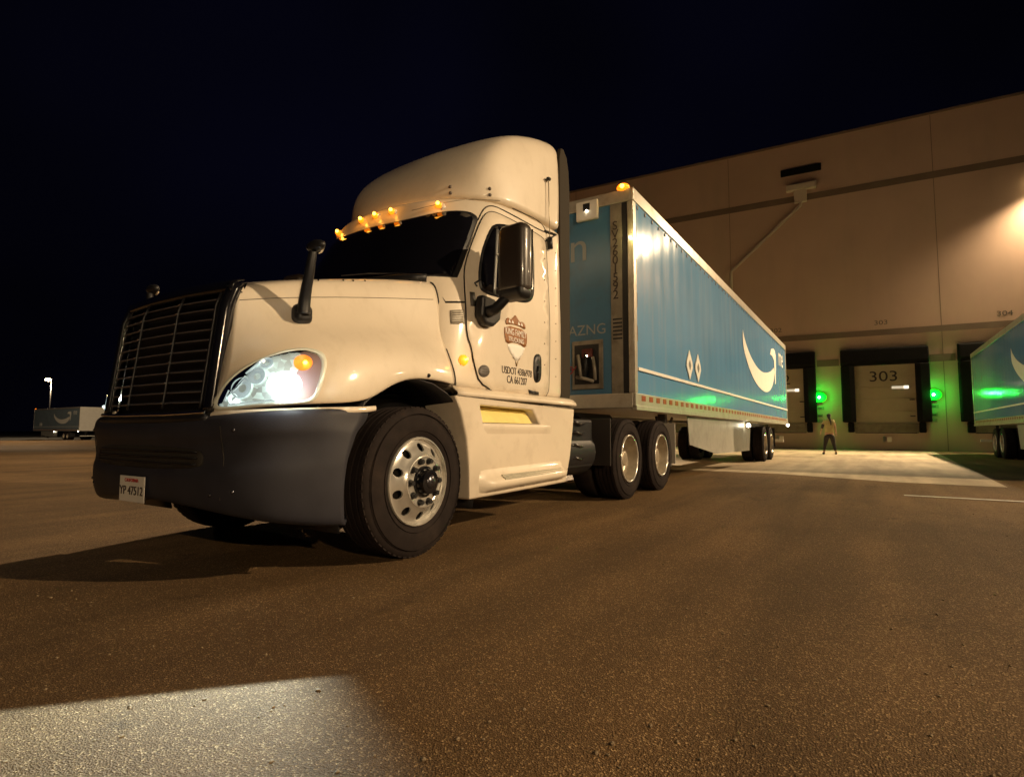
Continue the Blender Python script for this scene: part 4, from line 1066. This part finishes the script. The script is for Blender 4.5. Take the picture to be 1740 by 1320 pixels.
for sy in (1, -1):
    hm = empty('hood_mirror', (0, 0, 0), 0, TR)
    b = V((hm_h.x, hm_h.y*sy, hm_h.z)); n = V((hm_n.x, hm_n.y*sy, hm_n.z))
    hd = V((.77, 1.0*sy, 1.99))
    o = soft_box('mirror_foot', b+n*.02, .12, .10, .13, BLACK, hm, 0)
    k1 = b+n*.07+V((0, 0, .02))
    bm = bmesh.new(); pp = [k1+V((0, 0, -.05)), k1+V((.0, .01*sy, .06)), k1.lerp(hd, .5)+V((.01, .02*sy, 0)), hd+V((0, 0, -.04))]
    q_ = resample(chaikin(pp, 2, False), .02, False); tube(bm, q_, [.042-.020*i/len(q_) for i in range(len(q_))], 12); bm_obj('mirror_arm', bm, BLACK, hm, smooth=True)
    bm = bmesh.new(); r = bmesh.ops.create_uvsphere(bm, u_segments=20, v_segments=12, radius=1)['verts']
    for v in r: v.co = V((v.co.x*.035-.02, v.co.y*.08, v.co.z*.038))+hd
    bm_obj('mirror_head', bm, BLACK, hm, smooth=True)
    bm = bmesh.new(); lathe(bm, [(.045, -.035), (.040, -.054), (.003, -.056)], hd, 0, 20); bm_obj('mirror_glass', bm, CHROME, hm, smooth=True)

# --- chassis behind the cab
bm = bmesh.new(); box(bm, (-6.1, .38, .72), (-2.0, .46, .98)); bm_obj('frame_rail', bm, BLACK, TR)
bm = bmesh.new(); box(bm, (-6.1, -.46, .72), (-2.0, -.38, .98)); bm_obj('frame_rail', bm, BLACK, TR)
bm = bmesh.new(); prism(bm, [(-4.3, 1.0), (-3.9, 1.12), (-5.2, 1.12), (-5.5, .98)], 1, -.45, .45); bm_obj('fifth_wheel', bm, BLACK, TR)
bm = bmesh.new(); tube(bm, [(-2.45, .85, .62), (-3.15, .85, .62)], .27, 20); bm_obj('air_tank', bm, BLACK, TR, smooth=True, mods=(('EDGE_SPLIT', dict(split_angle=.6)),))
bm = bmesh.new(); box(bm, (-3.15, .55, .45), (-2.45, 1.08, 1.0)); bm_obj('battery_box', bm, BLACK, TR, mods=(BEV(.03, 3),))
for z in (.56, .70, .84, .95):
    bm = bmesh.new(); tube(bm, [(-2.5, 1.08, z), (-2.62, 1.11, z+.015), (-2.76, 1.11, z-.01), (-2.9, 1.085, z)], .016, 8); bm_obj('air_hose', bm, GLOSS, TR, smooth=True)
bm = bmesh.new(); box(bm, (-3.42, .62, .45), (-3.40, 1.2, 1.02)); bm_obj('front_mudflap', bm, mat('fender_panel', (.035, .03, .028), .45), TR, mods=(BEV(.005),))
for i, x in enumerate((XD, XD-1.32)):
    bm = bmesh.new(); tube(bm, [(x, -.9, .515), (x, .9, .515)], .09, 10); bm_obj('drive_axle', bm, BLACK, TR, smooth=True)
bm = bmesh.new(); box(bm, (-6.02, .72, .36), (-6.00, 1.22, 1.0)); bm_obj('mudflap', bm, mat('mudflap_white', (.50, .46, .40), .5), TR)
bm = bmesh.new(); box(bm, (-6.02, -1.22, .36), (-6.00, -.72, 1.0)); bm_obj('mudflap', bm, BLACK, TR)

# ------------------------------------------------------------------ trailer (origin on the ground under its front left, +X forward)
def flat_text(nm, s, size, org, ux, uz, mt, parent, spacing=1.0, w=1.0):
    ux, uz = V(ux), V(uz); nn = ux.cross(uz)
    return text_obj(nm, s, size, lambda a, b, c: V(org)+ux*a*w+uz*b+nn*c, mt, parent, .0015, spacing)
ZB, ZT, LEN, HW = 1.17, 4.10, 16.15, 1.295
def poly_plate(nm, pts3, normal, th, mt, parent):
    bm = bmesh.new(); nrm = V(normal)
    A = [bm.verts.new(V(p)) for p in pts3]; B = [bm.verts.new(V(p)+nrm*th) for p in pts3]
    bm.faces.new(A); bm.faces.new(B[::-1])
    for i in range(len(A)): bm.faces.new((A[i], B[i], B[(i+1) % len(A)], A[(i+1) % len(A)]))
    return bm_obj(nm, bm, mt, parent)
SMILE_O = [(7.62, 3.38), (7.60, 3.05), (7.75, 2.85), (8.3, 2.52), (9.2, 2.20), (10.2, 2.06), (11.2, 2.03), (12.1, 2.18), (12.7, 2.45), (13.05, 2.8)]
SMILE_I = [(12.9, 2.95), (12.3, 2.78), (11.5, 2.66), (10.6, 2.58), (9.7, 2.62), (8.9, 2.76), (8.2, 2.98), (7.78, 3.22)]
def side_panel_mesh(sy):
    """corrugation-free skin, gently oil-canned between the posts, with rivet rows"""
    rows = []
    nx, nz = 132, 10
    for j in range(nz+1):
        z = 1.36+(3.93-1.36)*j/nz; r = []
        for i in range(nx+1):
            x = -.10-(LEN-.16)*i/nx
            w = .0022*math.sin(i*math.pi/2.0+.6)*math.sin(math.pi*j/nz)+.0018*math.sin(i*.37+j*.8)+.0012*math.sin(i*1.7+j*1.9)
            r.append(V((x, sy*(HW-.006+w), z)))
        rows.append(r)
    return grid_mesh(rows)
def make_trailer(detail):
    t = empty('semi_trailer', (0, 0, 0))
    bm = bmesh.new(); box(bm, (-LEN+.02, -HW+.03, ZB+.05), (-.04, HW-.03, ZT-.03)); bm_obj('box_body', bm, TRIM_W, t)
    for sy in (1, -1):
        vs, fs = side_panel_mesh(sy); o = mesh_obj('side_skin', vs, fs, BLUE, t)
        bm = bmesh.new(); bm.from_mesh(o.data); bmesh.ops.recalc_face_normals(bm, faces=bm.faces)
        if sum(f.normal.y for f in bm.faces)*sy < 0: bmesh.ops.reverse_faces(bm, faces=bm.faces)
        bm.to_mesh(o.data); bm.free(); o.data.polygons.foreach_set('use_smooth', [True]*len(o.data.polygons))
        y = sy*HW
        def bar(nm, x0, x1, z0, z1, mt, pr=.012, parent=t, bv=.004):
            bm = bmesh.new(); box(bm, (x0, min(y-sy*.04, y+sy*pr), z0), (x1, max(y-sy*.04, y+sy*pr), z1)); return bm_obj(nm, bm, mt, parent, mods=(BEV(bv),))
        bar('top_rail', -LEN, 0, 3.93, ZT, RAIL)
        lr = bar('lower_rail', -LEN, 0, ZB, 1.36, RAIL, .010)
        bar('lower_rail_lip', -LEN, 0, ZB-.03, ZB+.03, RAIL, .022)
        bar('rub_rail', -LEN+.05, -.10, 1.66, 1.705, TRIM_W, .022)
        bar('front_corner_post', -.10, .0, 1.37, 3.92, RAIL, .006)
        bar('rear_corner_post', -LEN, -LEN+.10, 1.37, 3.92, RAIL, .006)
        # reflective tape blocks
        if detail:
            bm = bmesh.new(); x = -.22; k = 0
            while x > -LEN+.4:
                box(bm, (x-.15, y+sy*.0101-(.004 if sy < 0 else 0), 1.265), (x, y+sy*.0101+(.004 if sy > 0 else 0), 1.335)); x -= .305
            bm_obj('reflective_tape', bm, REDT, lr)
            bm = bmesh.new()
            for z in (3.4, 2.95, 2.5, 2.05): box(bm, (-.115, y+sy*.0, z), (-.10, y+sy*.008, z+.2))
            bm_obj('post_tape', bm, INK2, t)
            bm = bmesh.new()
            for i in range(52):
                x = -.18-i*.308
                for z in (3.905, ): box(bm, (x-.02, min(y, y+sy*.006), z-.05), (x+.02, max(y, y+sy*.006), z))
            bm_obj('rail_tabs', bm, BLACK, t)
        sm = empty('arrow_logo', (0, 0, 0), 0, t)
        f = -1
        pts = chaikin([V(p) for p in SMILE_O], 2, False)+chaikin([V(p) for p in SMILE_I], 2, False)
        if sy > 0:
            poly_plate('logo_curve', [(-x, y+.004, z) for x, z in pts], (0, 1, 0), .003, TRIM_W, sm)
            poly_plate('logo_arrow', [(-x, y+.004, z) for x, z in [(12.15, 3.30), (12.4, 3.50), (12.9, 3.58), (13.25, 3.55), (13.42, 3.40), (13.40, 3.0), (13.22, 2.45), (13.05, 2.42), (13.05, 2.9), (13.0, 3.2), (12.6, 3.3)]], (0, 1, 0), .0035, TRIM_W, sm)
            flat_text('trailer_word', 'me', .95, (-14.7, y+.005, 3.45), (-1, 0, 0), (0, 0, 1), TRIM_W, sm, 1.0, 1.0)
        else:
            poly_plate('logo_curve', [(-LEN+x, y-.004, z) for x, z in pts], (0, -1, 0), .003, TRIM_W, sm)
            poly_plate('logo_arrow', [(-LEN+x, y-.004, z) for x, z in [(12.15, 3.30), (12.4, 3.50), (12.9, 3.58), (13.25, 3.55), (13.42, 3.40), (13.40, 3.0), (13.22, 2.45), (13.05, 2.42), (13.05, 2.9), (13.0, 3.2), (12.6, 3.3)]], (0, -1, 0), .0035, TRIM_W, sm)
        # side skirt
        bm = bmesh.new(); prism(bm, [(-2.8, 1.13), (-2.9, .64), (-4.9, .42), (-8.62, .39), (-8.88, 1.13)], 1, sy*1.20-.008, sy*1.20+.008); bm_obj('side_skirt', bm, mat('skirt_grey', (.30, .29, .26), .4, dirt=(.12, .11, .09), dirt_amt=.6, dscale=1.5, var=.1) if 'skirt_grey' not in bpy.data.materials else bpy.data.materials['skirt_grey'], t)
        # landing gear
        bm = bmesh.new(); box(bm, (-2.28, sy*.95-.06, .34), (-2.16, sy*.95+.06, 1.15)); box(bm, (-2.34, sy*.95-.11, .30), (-2.10, sy*.95+.11, .339)); bm_obj('landing_leg', bm, mat('leg_grey', (.10, .09, .08), .5) if 'leg_grey' not in bpy.data.materials else bpy.data.materials['leg_grey'], t)
        bm = bmesh.new(); tube(bm, [(-2.22, sy*.95, .55), (-2.75, sy*.95, 1.1)], .025, 6); tube(bm, [(-2.22, sy*.95, .6), (-1.9, sy*.95, 1.1)], .022, 6); bm_obj('landing_brace', bm, bpy.data.materials['leg_grey'], t)
    bm = bmesh.new(); box(bm, (-LEN+.05, -.5, .80), (-LEN+3.2, -.40, 1.16)); box(bm, (-LEN+.05, .40, .80), (-LEN+3.2, .5, 1.16)); bm_obj('slider_frame', bm, BLACK, t)
    bm = bmesh.new(); box(bm, (-LEN+.02, -1.15, .50), (-LEN+.12, 1.15, .60)); bm_obj('rear_guard', bm, TRIM_W, t)
    for sy in (1, -1):
        bm = bmesh.new(); box(bm, (-LEN+.04, sy*.6-.05, .601), (-LEN+.10, sy*.6+.05, 1.16)); bm_obj('guard_post', bm, BLACK, t)
    bm = bmesh.new(); box(bm, (-LEN-.012, -HW+.02, ZB), (-LEN+.019, HW-.02, ZT-.01)); bm_obj('rear_door', bm, TRIM_W, t)
    return t
TA = make_trailer(True)
TA.location = (-4.01, 0, 0)
tag(TA, 'long blue box trailer hitched behind the white truck, front corner beside the cab', 'trailer')
# front wall of the hitched trailer
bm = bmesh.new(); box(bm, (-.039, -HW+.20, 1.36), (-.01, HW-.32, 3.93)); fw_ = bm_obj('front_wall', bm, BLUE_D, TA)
bm = bmesh.new(); box(bm, (-.04, -HW+.01, 3.931), (.01, HW-.03, ZT-.002)); bm_obj('front_top_rail', bm, RAIL, TA, mods=(BEV(.006),))
bm = bmesh.new(); box(bm, (-.04, -HW+.01, ZB), (.012, HW-.03, 1.359)); bm_obj('front_sill', bm, RAIL, TA, mods=(BEV(.006),))
CORN = mat('corner_post_metal', (.30, .27, .22), .5, metal=.4, var=.25, vscale=5, dirt=(.08, .065, .045), dirt_amt=.8, dscale=4)
for sy in (1, -1):
    bm = bmesh.new(); ys = sorted((sy*(HW-.319), sy*(HW-.16))); box(bm, (-.04, ys[0], 1.36), (-.002, ys[1], 3.93)); bm_obj('front_corner_panel', bm, CORN, TA)
    bm = bmesh.new(); ys = sorted((sy*(HW-.159), sy*(HW-.085))); box(bm, (-.04, ys[0], 1.36), (-.014, ys[1], 3.93)); bm_obj('post_channel', bm, BLACK, TA)
    bm = bmesh.new(); ys = sorted((sy*(HW-.084), sy*(HW-.002))); box(bm, (-.09, ys[0], 1.36), (.004, ys[1], 3.93)); bm_obj('corner_edge', bm, RAIL, TA, mods=(BEV(.02, 3),))
for k, ch in enumerate('SV2601592'):
    flat_text('trailer_number', ch, .17, (.004, 1.045, 3.62-k*.118), (0, 1, 0), (0, 0, 1), INK, TA)
flat_text('front_word', 'amazon', .62, (-.006, -.32, 3.40), (0, 1, 0), (0, 0, 1), mat('faded_white', (.26, .30, .32), .5), TA, 1.0, 1.0) if False else flat_text('front_word', 'n', .62, (-.006, .50, 3.41), (0, 1, 0), (0, 0, 1), mat('faded_white', (.30, .33, .34), .5), TA)
flat_text('front_code', 'AZNG', .20, (-.006, .62, 2.24), (0, 1, 0), (0, 0, 1), bpy.data.materials['faded_white'], TA)
bm = bmesh.new()
for k in range(6): box(bm, (-.002, 1.0, 2.34-k*.052), (.001, 1.13, 2.36-k*.052))
bm_obj('post_slots', bm, BLACK, TA)
bx = empty('front_box', (0, 0, 0), 0, TA)
bm = bmesh.new(); box(bm, (-.009, .49, 3.77), (.05, .81, 4.04)); bm_obj('box_case', bm, TRIM_W, bx, mods=(BEV(.012),))
bm = bmesh.new(); box(bm, (.0501, .60, 3.90), (.056, .70, 4.0)); bm_obj('box_label', bm, BLACK, bx)
bm = bmesh.new(); r = bmesh.ops.create_uvsphere(bm, u_segments=8, v_segments=6, radius=.012)['verts']
for v in r: v.co += V((.062, .655, 3.895))
bm_obj('box_lamp', bm, WHITE_E, bx)
# connector recess with hoses
cr = empty('connector_panel', (0, 0, 0), 0, TA)
bm = bmesh.new(); box(bm, (-.009, .40, 1.43), (.012, .86, 2.10)); bm_obj('panel_plate', bm, CORN, cr, mods=(BEV(.01),))
bm = bmesh.new(); box(bm, (.0121, .44, 1.50), (.016, .80, 2.04)); bm_obj('panel_recess', bm, BLACK, cr)
for k, (y0, z0, y1, z1, mt) in enumerate(((.50, 1.90, .55, 1.56, CORN), (.62, 1.92, .60, 1.58, BLACK), (.72, 1.86, .76, 1.55, CORN), (.48, 1.60, .74, 1.53, RAIL))):
    bm = bmesh.new(); tube(bm, resample(chaikin([(.03, y0, z0), (.09, (y0+y1)/2+.03, (z0+z1)/2), (.05, y1, z1)], 3, False), .02, False), .024, 8); bm_obj('connector_hose', bm, mt, cr, smooth=True)
bm = bmesh.new(); box(bm, (.0161, .56, 1.86), (.05, .72, 1.98)); bm_obj('connector_socket', bm, mat('dark_red', (.09, .015, .01), .5), cr, mods=(BEV(.01),))
bm = bmesh.new(); r = bmesh.ops.create_uvsphere(bm, u_segments=8, v_segments=6, radius=.011)['verts']
for v in r: v.co += V((.055, .64, 1.88))
bm_obj('panel_lamp', bm, WHITE_E, cr)
# coiled lines from the cab to the trailer
for k, yy in enumerate((.25, .45)):
    bm = bmesh.new(); pp = []
    for i in range(160):
        t = i/159; c = V((-2.35-1.6*t, yy, 1.75-.35*math.sin(math.pi*t))); a = t*2*math.pi*16
        pp.append(c+V((0, math.cos(a)*.035, math.sin(a)*.035))-V((0, 0, 0)))
    tube(bm, pp, .009, 5); bm_obj('coiled_air_line', bm, mat('red_air_line', (.25, .02, .015), .4) if k else GLOSS, TR, smooth=True)
# trailer marker lamps
def marker(parent, loc, world, e=.5, big=1.0, hot=True):
    ml = empty('marker_lamp', loc, 0, parent)
    bm = bmesh.new(); bmesh.ops.create_uvsphere(bm, u_segments=14, v_segments=8, radius=1)
    for v in bm.verts: v.co = V((v.co.x*.05*big, v.co.y*.06*big, v.co.z*.038*big))
    bm_obj('amber_lens', bm, AMBER, ml, smooth=True)
    bm = bmesh.new(); bmesh.ops.create_uvsphere(bm, u_segments=8, v_segments=6, radius=.02*big)
    for v in bm.verts: v.co += V((.045*big, .01, .0))
    bm_obj('amber_bulb', bm, AMBER_HOT, ml, smooth=True)
    if e: point('marker_light', V(world), e, (1, .36, .05), .03)
marker(TA, (-.02, 1.16, ZT+.03), (-3.93, 1.16, ZT+.09), 1.2, 1.5)
# added glow standing in for the wall lamp's yellow reflection on the post
cl = empty('corner_reflection', (0, 0, 0), 0, TA)
bm = bmesh.new(); r = bmesh.ops.create_uvsphere(bm, u_segments=10, v_segments=6, radius=.016)['verts']
for v in r: v.co += V((.02, 1.262, 3.42))
bm_obj('corner_glint', bm, WHITE_E, cl, smooth=True)
point('corner_glow_fill', (-3.93, 1.38, 3.42), 4.5, (1, .80, .22), .02)
for x, z in ((-11.98, 1.03), (-20.05, 1.12)):
    bm = bmesh.new(); r = bmesh.ops.create_uvsphere(bm, u_segments=8, v_segments=6, radius=.05)['verts']
    for v in r: v.co += V((x+4.01, 1.31, z))
    bm_obj('side_lamp', bm, WHITE_E, TA, smooth=True)
# diamond placards on the side
for x0 in (-2.62, -3.18):
    pl = [(x0+.20, 2.0), (x0, 2.26), (x0-.20, 2.0), (x0, 1.74)]
    pl = [(x0+.19, 1.96), (x0+.17, 2.04), (x0, 2.24), (x0-.17, 2.04), (x0-.19, 1.96), (x0, 1.74)]
    o = poly_plate('placard_holder', [(x, HW+.004, z) for x, z in pl], (0, 1, 0), .014, TRIM_W, TA)
    poly_plate('placard_grid', [(x*.0+x0+(x-x0)*.35, HW+.019, 1.99+(z-1.99)*.35) for x, z in pl], (0, 1, 0), .003, GREYV, o)
# tandem wheels
def tandems(t, first_proto):
    out = []
    for i, x in enumerate((-8.99-4.0+.0, -14.2)): pass
XT = 4.67+10.4828-4.01   # distance of the first trailer axle behind the trailer front
for x in (-XT, -XT-1.24):
    for sy, rz in ((1, 0), (-1, math.pi)):
        set_wheel(wd_, TA, (x, sy*1.235, .515), rz)
    bm = bmesh.new(); tube(bm, [(x, -.9, .515), (x, .9, .515)], .08, 8); bm_obj('trailer_axle', bm, BLACK, TA)
bm = bmesh.new(); box(bm, (-XT-2.0, .70, .40), (-XT-1.98, 1.24, 1.0)); bm_obj('mudflap', bm, BLACK, TA)
# parked trailers
def other(loc, rz, label, words=None):
    t = copy_tree(TA); t.location = loc; t.rotation_euler = (0, 0, rz); t['label'] = label; t['group'] = 'parked trailers'; return t
TB = other((-10.5, 8.80, 0), math.radians(0), 'blue trailer parked before dock 304, cut off by the right edge')
TC = other((-28.3, -93.1, -.4), math.radians(-92), 'small distant blue trailer at the left edge of the lot under a street lamp')
FADED = mat('faded_trailer_skin', (.17, .22, .26), .45, var=.1, vscale=1)
for o in TC.children:
    if o.name.startswith('side_skin'):
        o.data = o.data.copy(); o.data.materials[0] = FADED
# ------------------------------------------------------------------ far street lamp
sl2 = empty('street_lamp', (-32.9, -106.0, -.4))
tag(sl2, 'tall thin pole lamp glowing far off above the distant trailer', 'street lamp')
bm = bmesh.new(); tube(bm, [(0, 0, 0), (0, 0, 4.5), (0, 0, 9.3)], [.13, .10, .07], 8); bm_obj('pole', bm, BLACK, sl2, smooth=True)
bm = bmesh.new(); box(bm, (-.12, -.1, 9.3), (.75, .1, 9.42)); bm_obj('lamp_head', bm, BLACK, sl2, mods=(BEV(.02),))
bm = bmesh.new(); bmesh.ops.create_uvsphere(bm, u_segments=12, v_segments=8, radius=.42)
for v in bm.verts: v.co = V((v.co.x+.45, v.co.y, v.co.z*.5+9.22))
bm_obj('lamp_globe', bm, LAMP_E, sl2, smooth=True)
point('street_lamp_light', (-32.4, -105.9, 8.3), 6000, WARM, .2)
# yard mast that carries the key light, just outside the picture
ym = empty('yard_lamp', (YARD_LAMP[0], YARD_LAMP[1]+.9, 0))
tag(ym, 'tall steel yard lamp mast standing in the open lot beside the truck', 'yard lamp')
bm = bmesh.new(); tube(bm, [(0, 0, 0), (0, 0, 13.4)], [.16, .09], 10); tube(bm, [(0, 0, 13.3), (0, -.7, 13.45)], .05, 8); bm_obj('pole', bm, BLACK, ym)
bm = bmesh.new(); box(bm, (-.25, -1.3, 13.36), (.25, -.6, 13.5)); bm_obj('lamp_head', bm, BLACK, ym)
# ------------------------------------------------------------------ person walking towards the dock, seen from behind
def skin(name, pts, edges, mt, parent, lvl=1, root=0):
    me = bpy.data.meshes.new(name); me.from_pydata([p[0] for p in pts], edges, []); o = bpy.data.objects.new(name, me); COL.objects.link(o)
    o.parent = parent; me.materials.append(mt)
    md = o.modifiers.new('skin', 'SKIN'); md.use_smooth_shade = True
    for i, p in enumerate(pts):
        r = p[1]; me.skin_vertices[0].data[i].radius = r if isinstance(r, tuple) else (r, r)
    me.skin_vertices[0].data[root].use_root = True
    s = o.modifiers.new('sub', 'SUBSURF'); s.levels = lvl; s.render_levels = lvl
    dg = bpy.context.evaluated_depsgraph_get(); dg.update()
    m2 = bpy.data.meshes.new_from_object(o.evaluated_get(dg)); o.modifiers.clear(); o.data = m2; m2.name = name
    if not m2.materials: m2.materials.append(mt)
    m2.polygons.foreach_set('use_smooth', [True]*len(m2.polygons)); return o
pe = empty('person', (-22.3, 2.52, 0), math.radians(101))
tag(pe, 'person in a yellowish shirt and dark leggings walking across the apron, seen from behind', 'person')
# local: y forward, x right, z up ; height about 1.6 m
B = [((0, 0, .86), (.125, .10)), ((0, .0, 1.02), (.12, .09)), ((0, .01, 1.20), (.14, .095)), ((0, .0, 1.31), (.10, .07)), ((0, .01, 1.37), .048), ((0, .02, 1.42), .05), ((0, .025, 1.50), (.072, .085)), ((0, .02, 1.565), (.055, .065)),
     ((.15, 0, 1.30), .055), ((.205, -.01, 1.09), .040), ((.235, .06, .90), .026), ((.24, .08, .84), .024),
     ((-.15, 0, 1.30), .055), ((-.225, -.02, 1.10), .040), ((-.27, .07, .93), .026), ((-.285, .10, .885), .024),
     ((.085, 0, .80), .085), ((.135, .01, .47), .055), ((.20, -.05, .10), .035), ((.205, .03, .04), .036), ((.21, .10, .03), .028),
     ((-.085, 0, .80), .085), ((-.14, .03, .47), .055), ((-.205, .0, .10), .035), ((-.21, .08, .04), .036), ((-.215, .15, .03), .028)]
Ed = [(0, 1), (1, 2), (2, 3), (3, 4), (4, 5), (5, 6), (6, 7), (2, 8), (8, 9), (9, 10), (10, 11), (2, 12), (12, 13), (13, 14), (14, 15), (0, 16), (16, 17), (17, 18), (18, 19), (19, 20), (0, 21), (21, 22), (22, 23), (23, 24), (24, 25)]
skin('body', B, Ed, SKINM, pe, 2)
for sx, wr in ((1, (.24, .08, .84)), (-1, (-.285, .10, .885))):
    w0 = V(wr); dn = V((sx*.15, .35, -.92)).normalized()
    skin('hand', [(tuple(w0), (.022, .016)), (tuple(w0+dn*.05), (.036, .015)), (tuple(w0+dn*.085), (.034, .013))], [(0, 1), (1, 2)], SKINM, pe, 1)
    side_ = V((sx*.2, .9, .35)).normalized()
    for k in range(4):
        b0 = w0+dn*.085+side_*(-.027+.018*k); ln = (.062, .072, .068, .052)[k]
        skin('finger', [(tuple(b0), .0085), (tuple(b0+dn*ln*.55+V((-sx*.008, 0, 0))), .008), (tuple(b0+dn*ln+V((-sx*.024, 0, 0))), .0065)], [(0, 1), (1, 2)], SKINM, pe, 1)
    t0 = w0+dn*.03+side_*.03
    skin('thumb', [(tuple(t0), .011), (tuple(t0+side_*.03+dn*.02), .010), (tuple(t0+side_*.04+dn*.05), .008)], [(0, 1), (1, 2)], SKINM, pe, 1)
skin('shirt', [((0, 0, .82), (.20, .15)), ((0, 0, .93), (.185, .14)), ((0, .0, 1.04), (.175, .125)), ((0, .01, 1.20), (.19, .13)), ((0, .0, 1.34), (.105, .08)), ((.155, 0, 1.30), .068), ((.19, -.005, 1.18), .062), ((-.155, 0, 1.30), .068), ((-.20, -.01, 1.18), .062)],
     [(0, 1), (1, 2), (2, 3), (3, 4), (3, 5), (5, 6), (3, 7), (7, 8)], SHIRT, pe, 2)
skin('sleeve', [((-.20, -.01, 1.20), .06), ((-.232, -.02, 1.08), .052), ((-.25, .02, 1.0), .044)], [(0, 1), (1, 2)], SLEEVE, pe, 1)
skin('trousers', [((0, 0, .88), (.17, .14)), ((0, 0, .80), (.16, .13)), ((.09, 0, .72), .118), ((.13, .01, .48), .078), ((.185, -.04, .14), .05), ((-.09, 0, .72), .118), ((-.135, .03, .48), .078), ((-.20, .0, .14), .046)],
     [(0, 1), (1, 2), (2, 3), (3, 4), (1, 5), (5, 6), (6, 7)], PANTS, pe, 2)
for sx, yy in ((.205, -.01), (-.21, .04)):
    skin('shoe', [((sx, yy-.06, .05), (.045, .05)), ((sx, yy+.02, .055), (.048, .05)), ((sx*1.02, yy+.12, .035), (.045, .034)), ((sx*1.03, yy+.18, .028), (.035, .024))], [(0, 1), (1, 2), (2, 3)], SHOE, pe, 1)
skin('hair', [((0, .0, 1.585), (.08, .085)), ((0, -.02, 1.52), (.083, .09)), ((.0, -.06, 1.44), (.055, .05)), ((.03, -.085, 1.36), (.04, .035)), ((.05, -.10, 1.25), (.03, .025)), ((.055, -.10, 1.14), (.018, .015))], [(0, 1), (1, 2), (2, 3), (3, 4), (4, 5)], HAIR, pe, 2)
for sx in (-1, 1):
    bm = bmesh.new(); r = bmesh.ops.create_uvsphere(bm, u_segments=8, v_segments=6, radius=.018)['verts']
    for v in r: v.co = V((v.co.x*.5+sx*.078, v.co.y+.03, v.co.z*1.5+1.49))
    bm_obj('ear', bm, SKINM, pe, smooth=True)
    bm = bmesh.new(); r = bmesh.ops.create_uvsphere(bm, u_segments=8, v_segments=6, radius=.011)['verts']
    for v in r: v.co = V((v.co.x+sx*.03, v.co.y+.105, v.co.z+1.505))
    bm_obj('eye', bm, HAIR, pe, smooth=True)
bm = bmesh.new(); prism(bm, [(.10, 1.51), (.135, 1.47), (.10, 1.46)], 0, -.012, .012); bm_obj('nose', bm, SKINM, pe)
bm = bmesh.new(); box(bm, (-.025, .095, 1.432), (.025, .112, 1.440)); bm_obj('mouth', bm, mat('lips', (.25, .08, .06), .5), pe)

# loose grit and small stones on the asphalt
bm = bmesh.new(); rg = random.Random(3)
for k in range(900):
    d_ = 1.2+rg.random()**1.5*9; a = YAW+rg.uniform(-.75, .75)
    x, y = CX+math.cos(a)*d_, CY+math.sin(a)*d_
    if y < 1.4 and x < 1.6 and x > -9: continue
    r_ = rg.uniform(.0022, .0065)*(1.3 if rg.random() < .06 else 1)
    vv_ = bmesh.ops.create_icosphere(bm, subdivisions=1, radius=r_)['verts']
    sx_, sy_, sz_ = rg.uniform(.8, 1.5), rg.uniform(.8, 1.3), rg.uniform(.5, .9)
    for v in vv_: v.co = V((x+v.co.x*sx_, y+v.co.y*sy_, r_*.4+v.co.z*sz_))
tag(bm_obj('gravel_grit', bm, mat('grit_stone', (.26, .19, .11), .8, var=.4, vscale=40)), 'loose grit and tiny stones scattered over the asphalt', 'gravel', kind='stuff')
# ------------------------------------------------------------------ loose pieces of one kind become parts of their own
def split_loose(o):
    me = o.data; bm = bmesh.new(); bm.from_mesh(me); bm.verts.ensure_lookup_table()
    seen = set(); groups = []
    for v in bm.verts:
        if v.index in seen: continue
        st = [v]; g = set()
        while st:
            q = st.pop()
            if q.index in g: continue
            g.add(q.index)
            for e in q.link_edges: st.append(e.other_vert(q))
        seen |= g; groups.append(g)
    bm.free()
    if not 1 < len(groups) <= 20: return
    base = o.name.split('.')[0]
    meshes = []
    for g in groups:
        b = bmesh.new(); b.from_mesh(me); b.verts.ensure_lookup_table()
        bmesh.ops.delete(b, geom=[v for v in b.verts if v.index not in g], context='VERTS')
        m2 = bpy.data.meshes.new(base); b.to_mesh(m2); b.free()
        for mt in me.materials:
            if not m2.materials: m2.materials.append(mt)
        meshes.append(m2)
    users = [x for x in COL.objects if x.data == me]
    for u in users:
        for m2 in meshes[1:]:
            c = u.copy(); c.data = m2; COL.objects.link(c)
        u.data = meshes[0]
SPLIT = ('body_seam', 'hood_seam', 'door_head_band', 'hood_gap', 'wall_plate', 'wall_plate_print', 'door_latch', 'panel_joint', 'seal_hood', 'window_light', 'slider_frame', 'landing_brace', 'landing_leg', 'scupper_box', 'trailer_hook', 'leveler_pit', 'post_tape', 'side_lamp', 'grille_glint_studs')
done = set()
for o in list(COL.objects):
    if o.type == 'MESH' and o.name.split('.')[0] in SPLIT and o.data.name not in done:
        nm_ = o.data.name; split_loose(o); done.add(nm_)
        done.add(o.data.name)
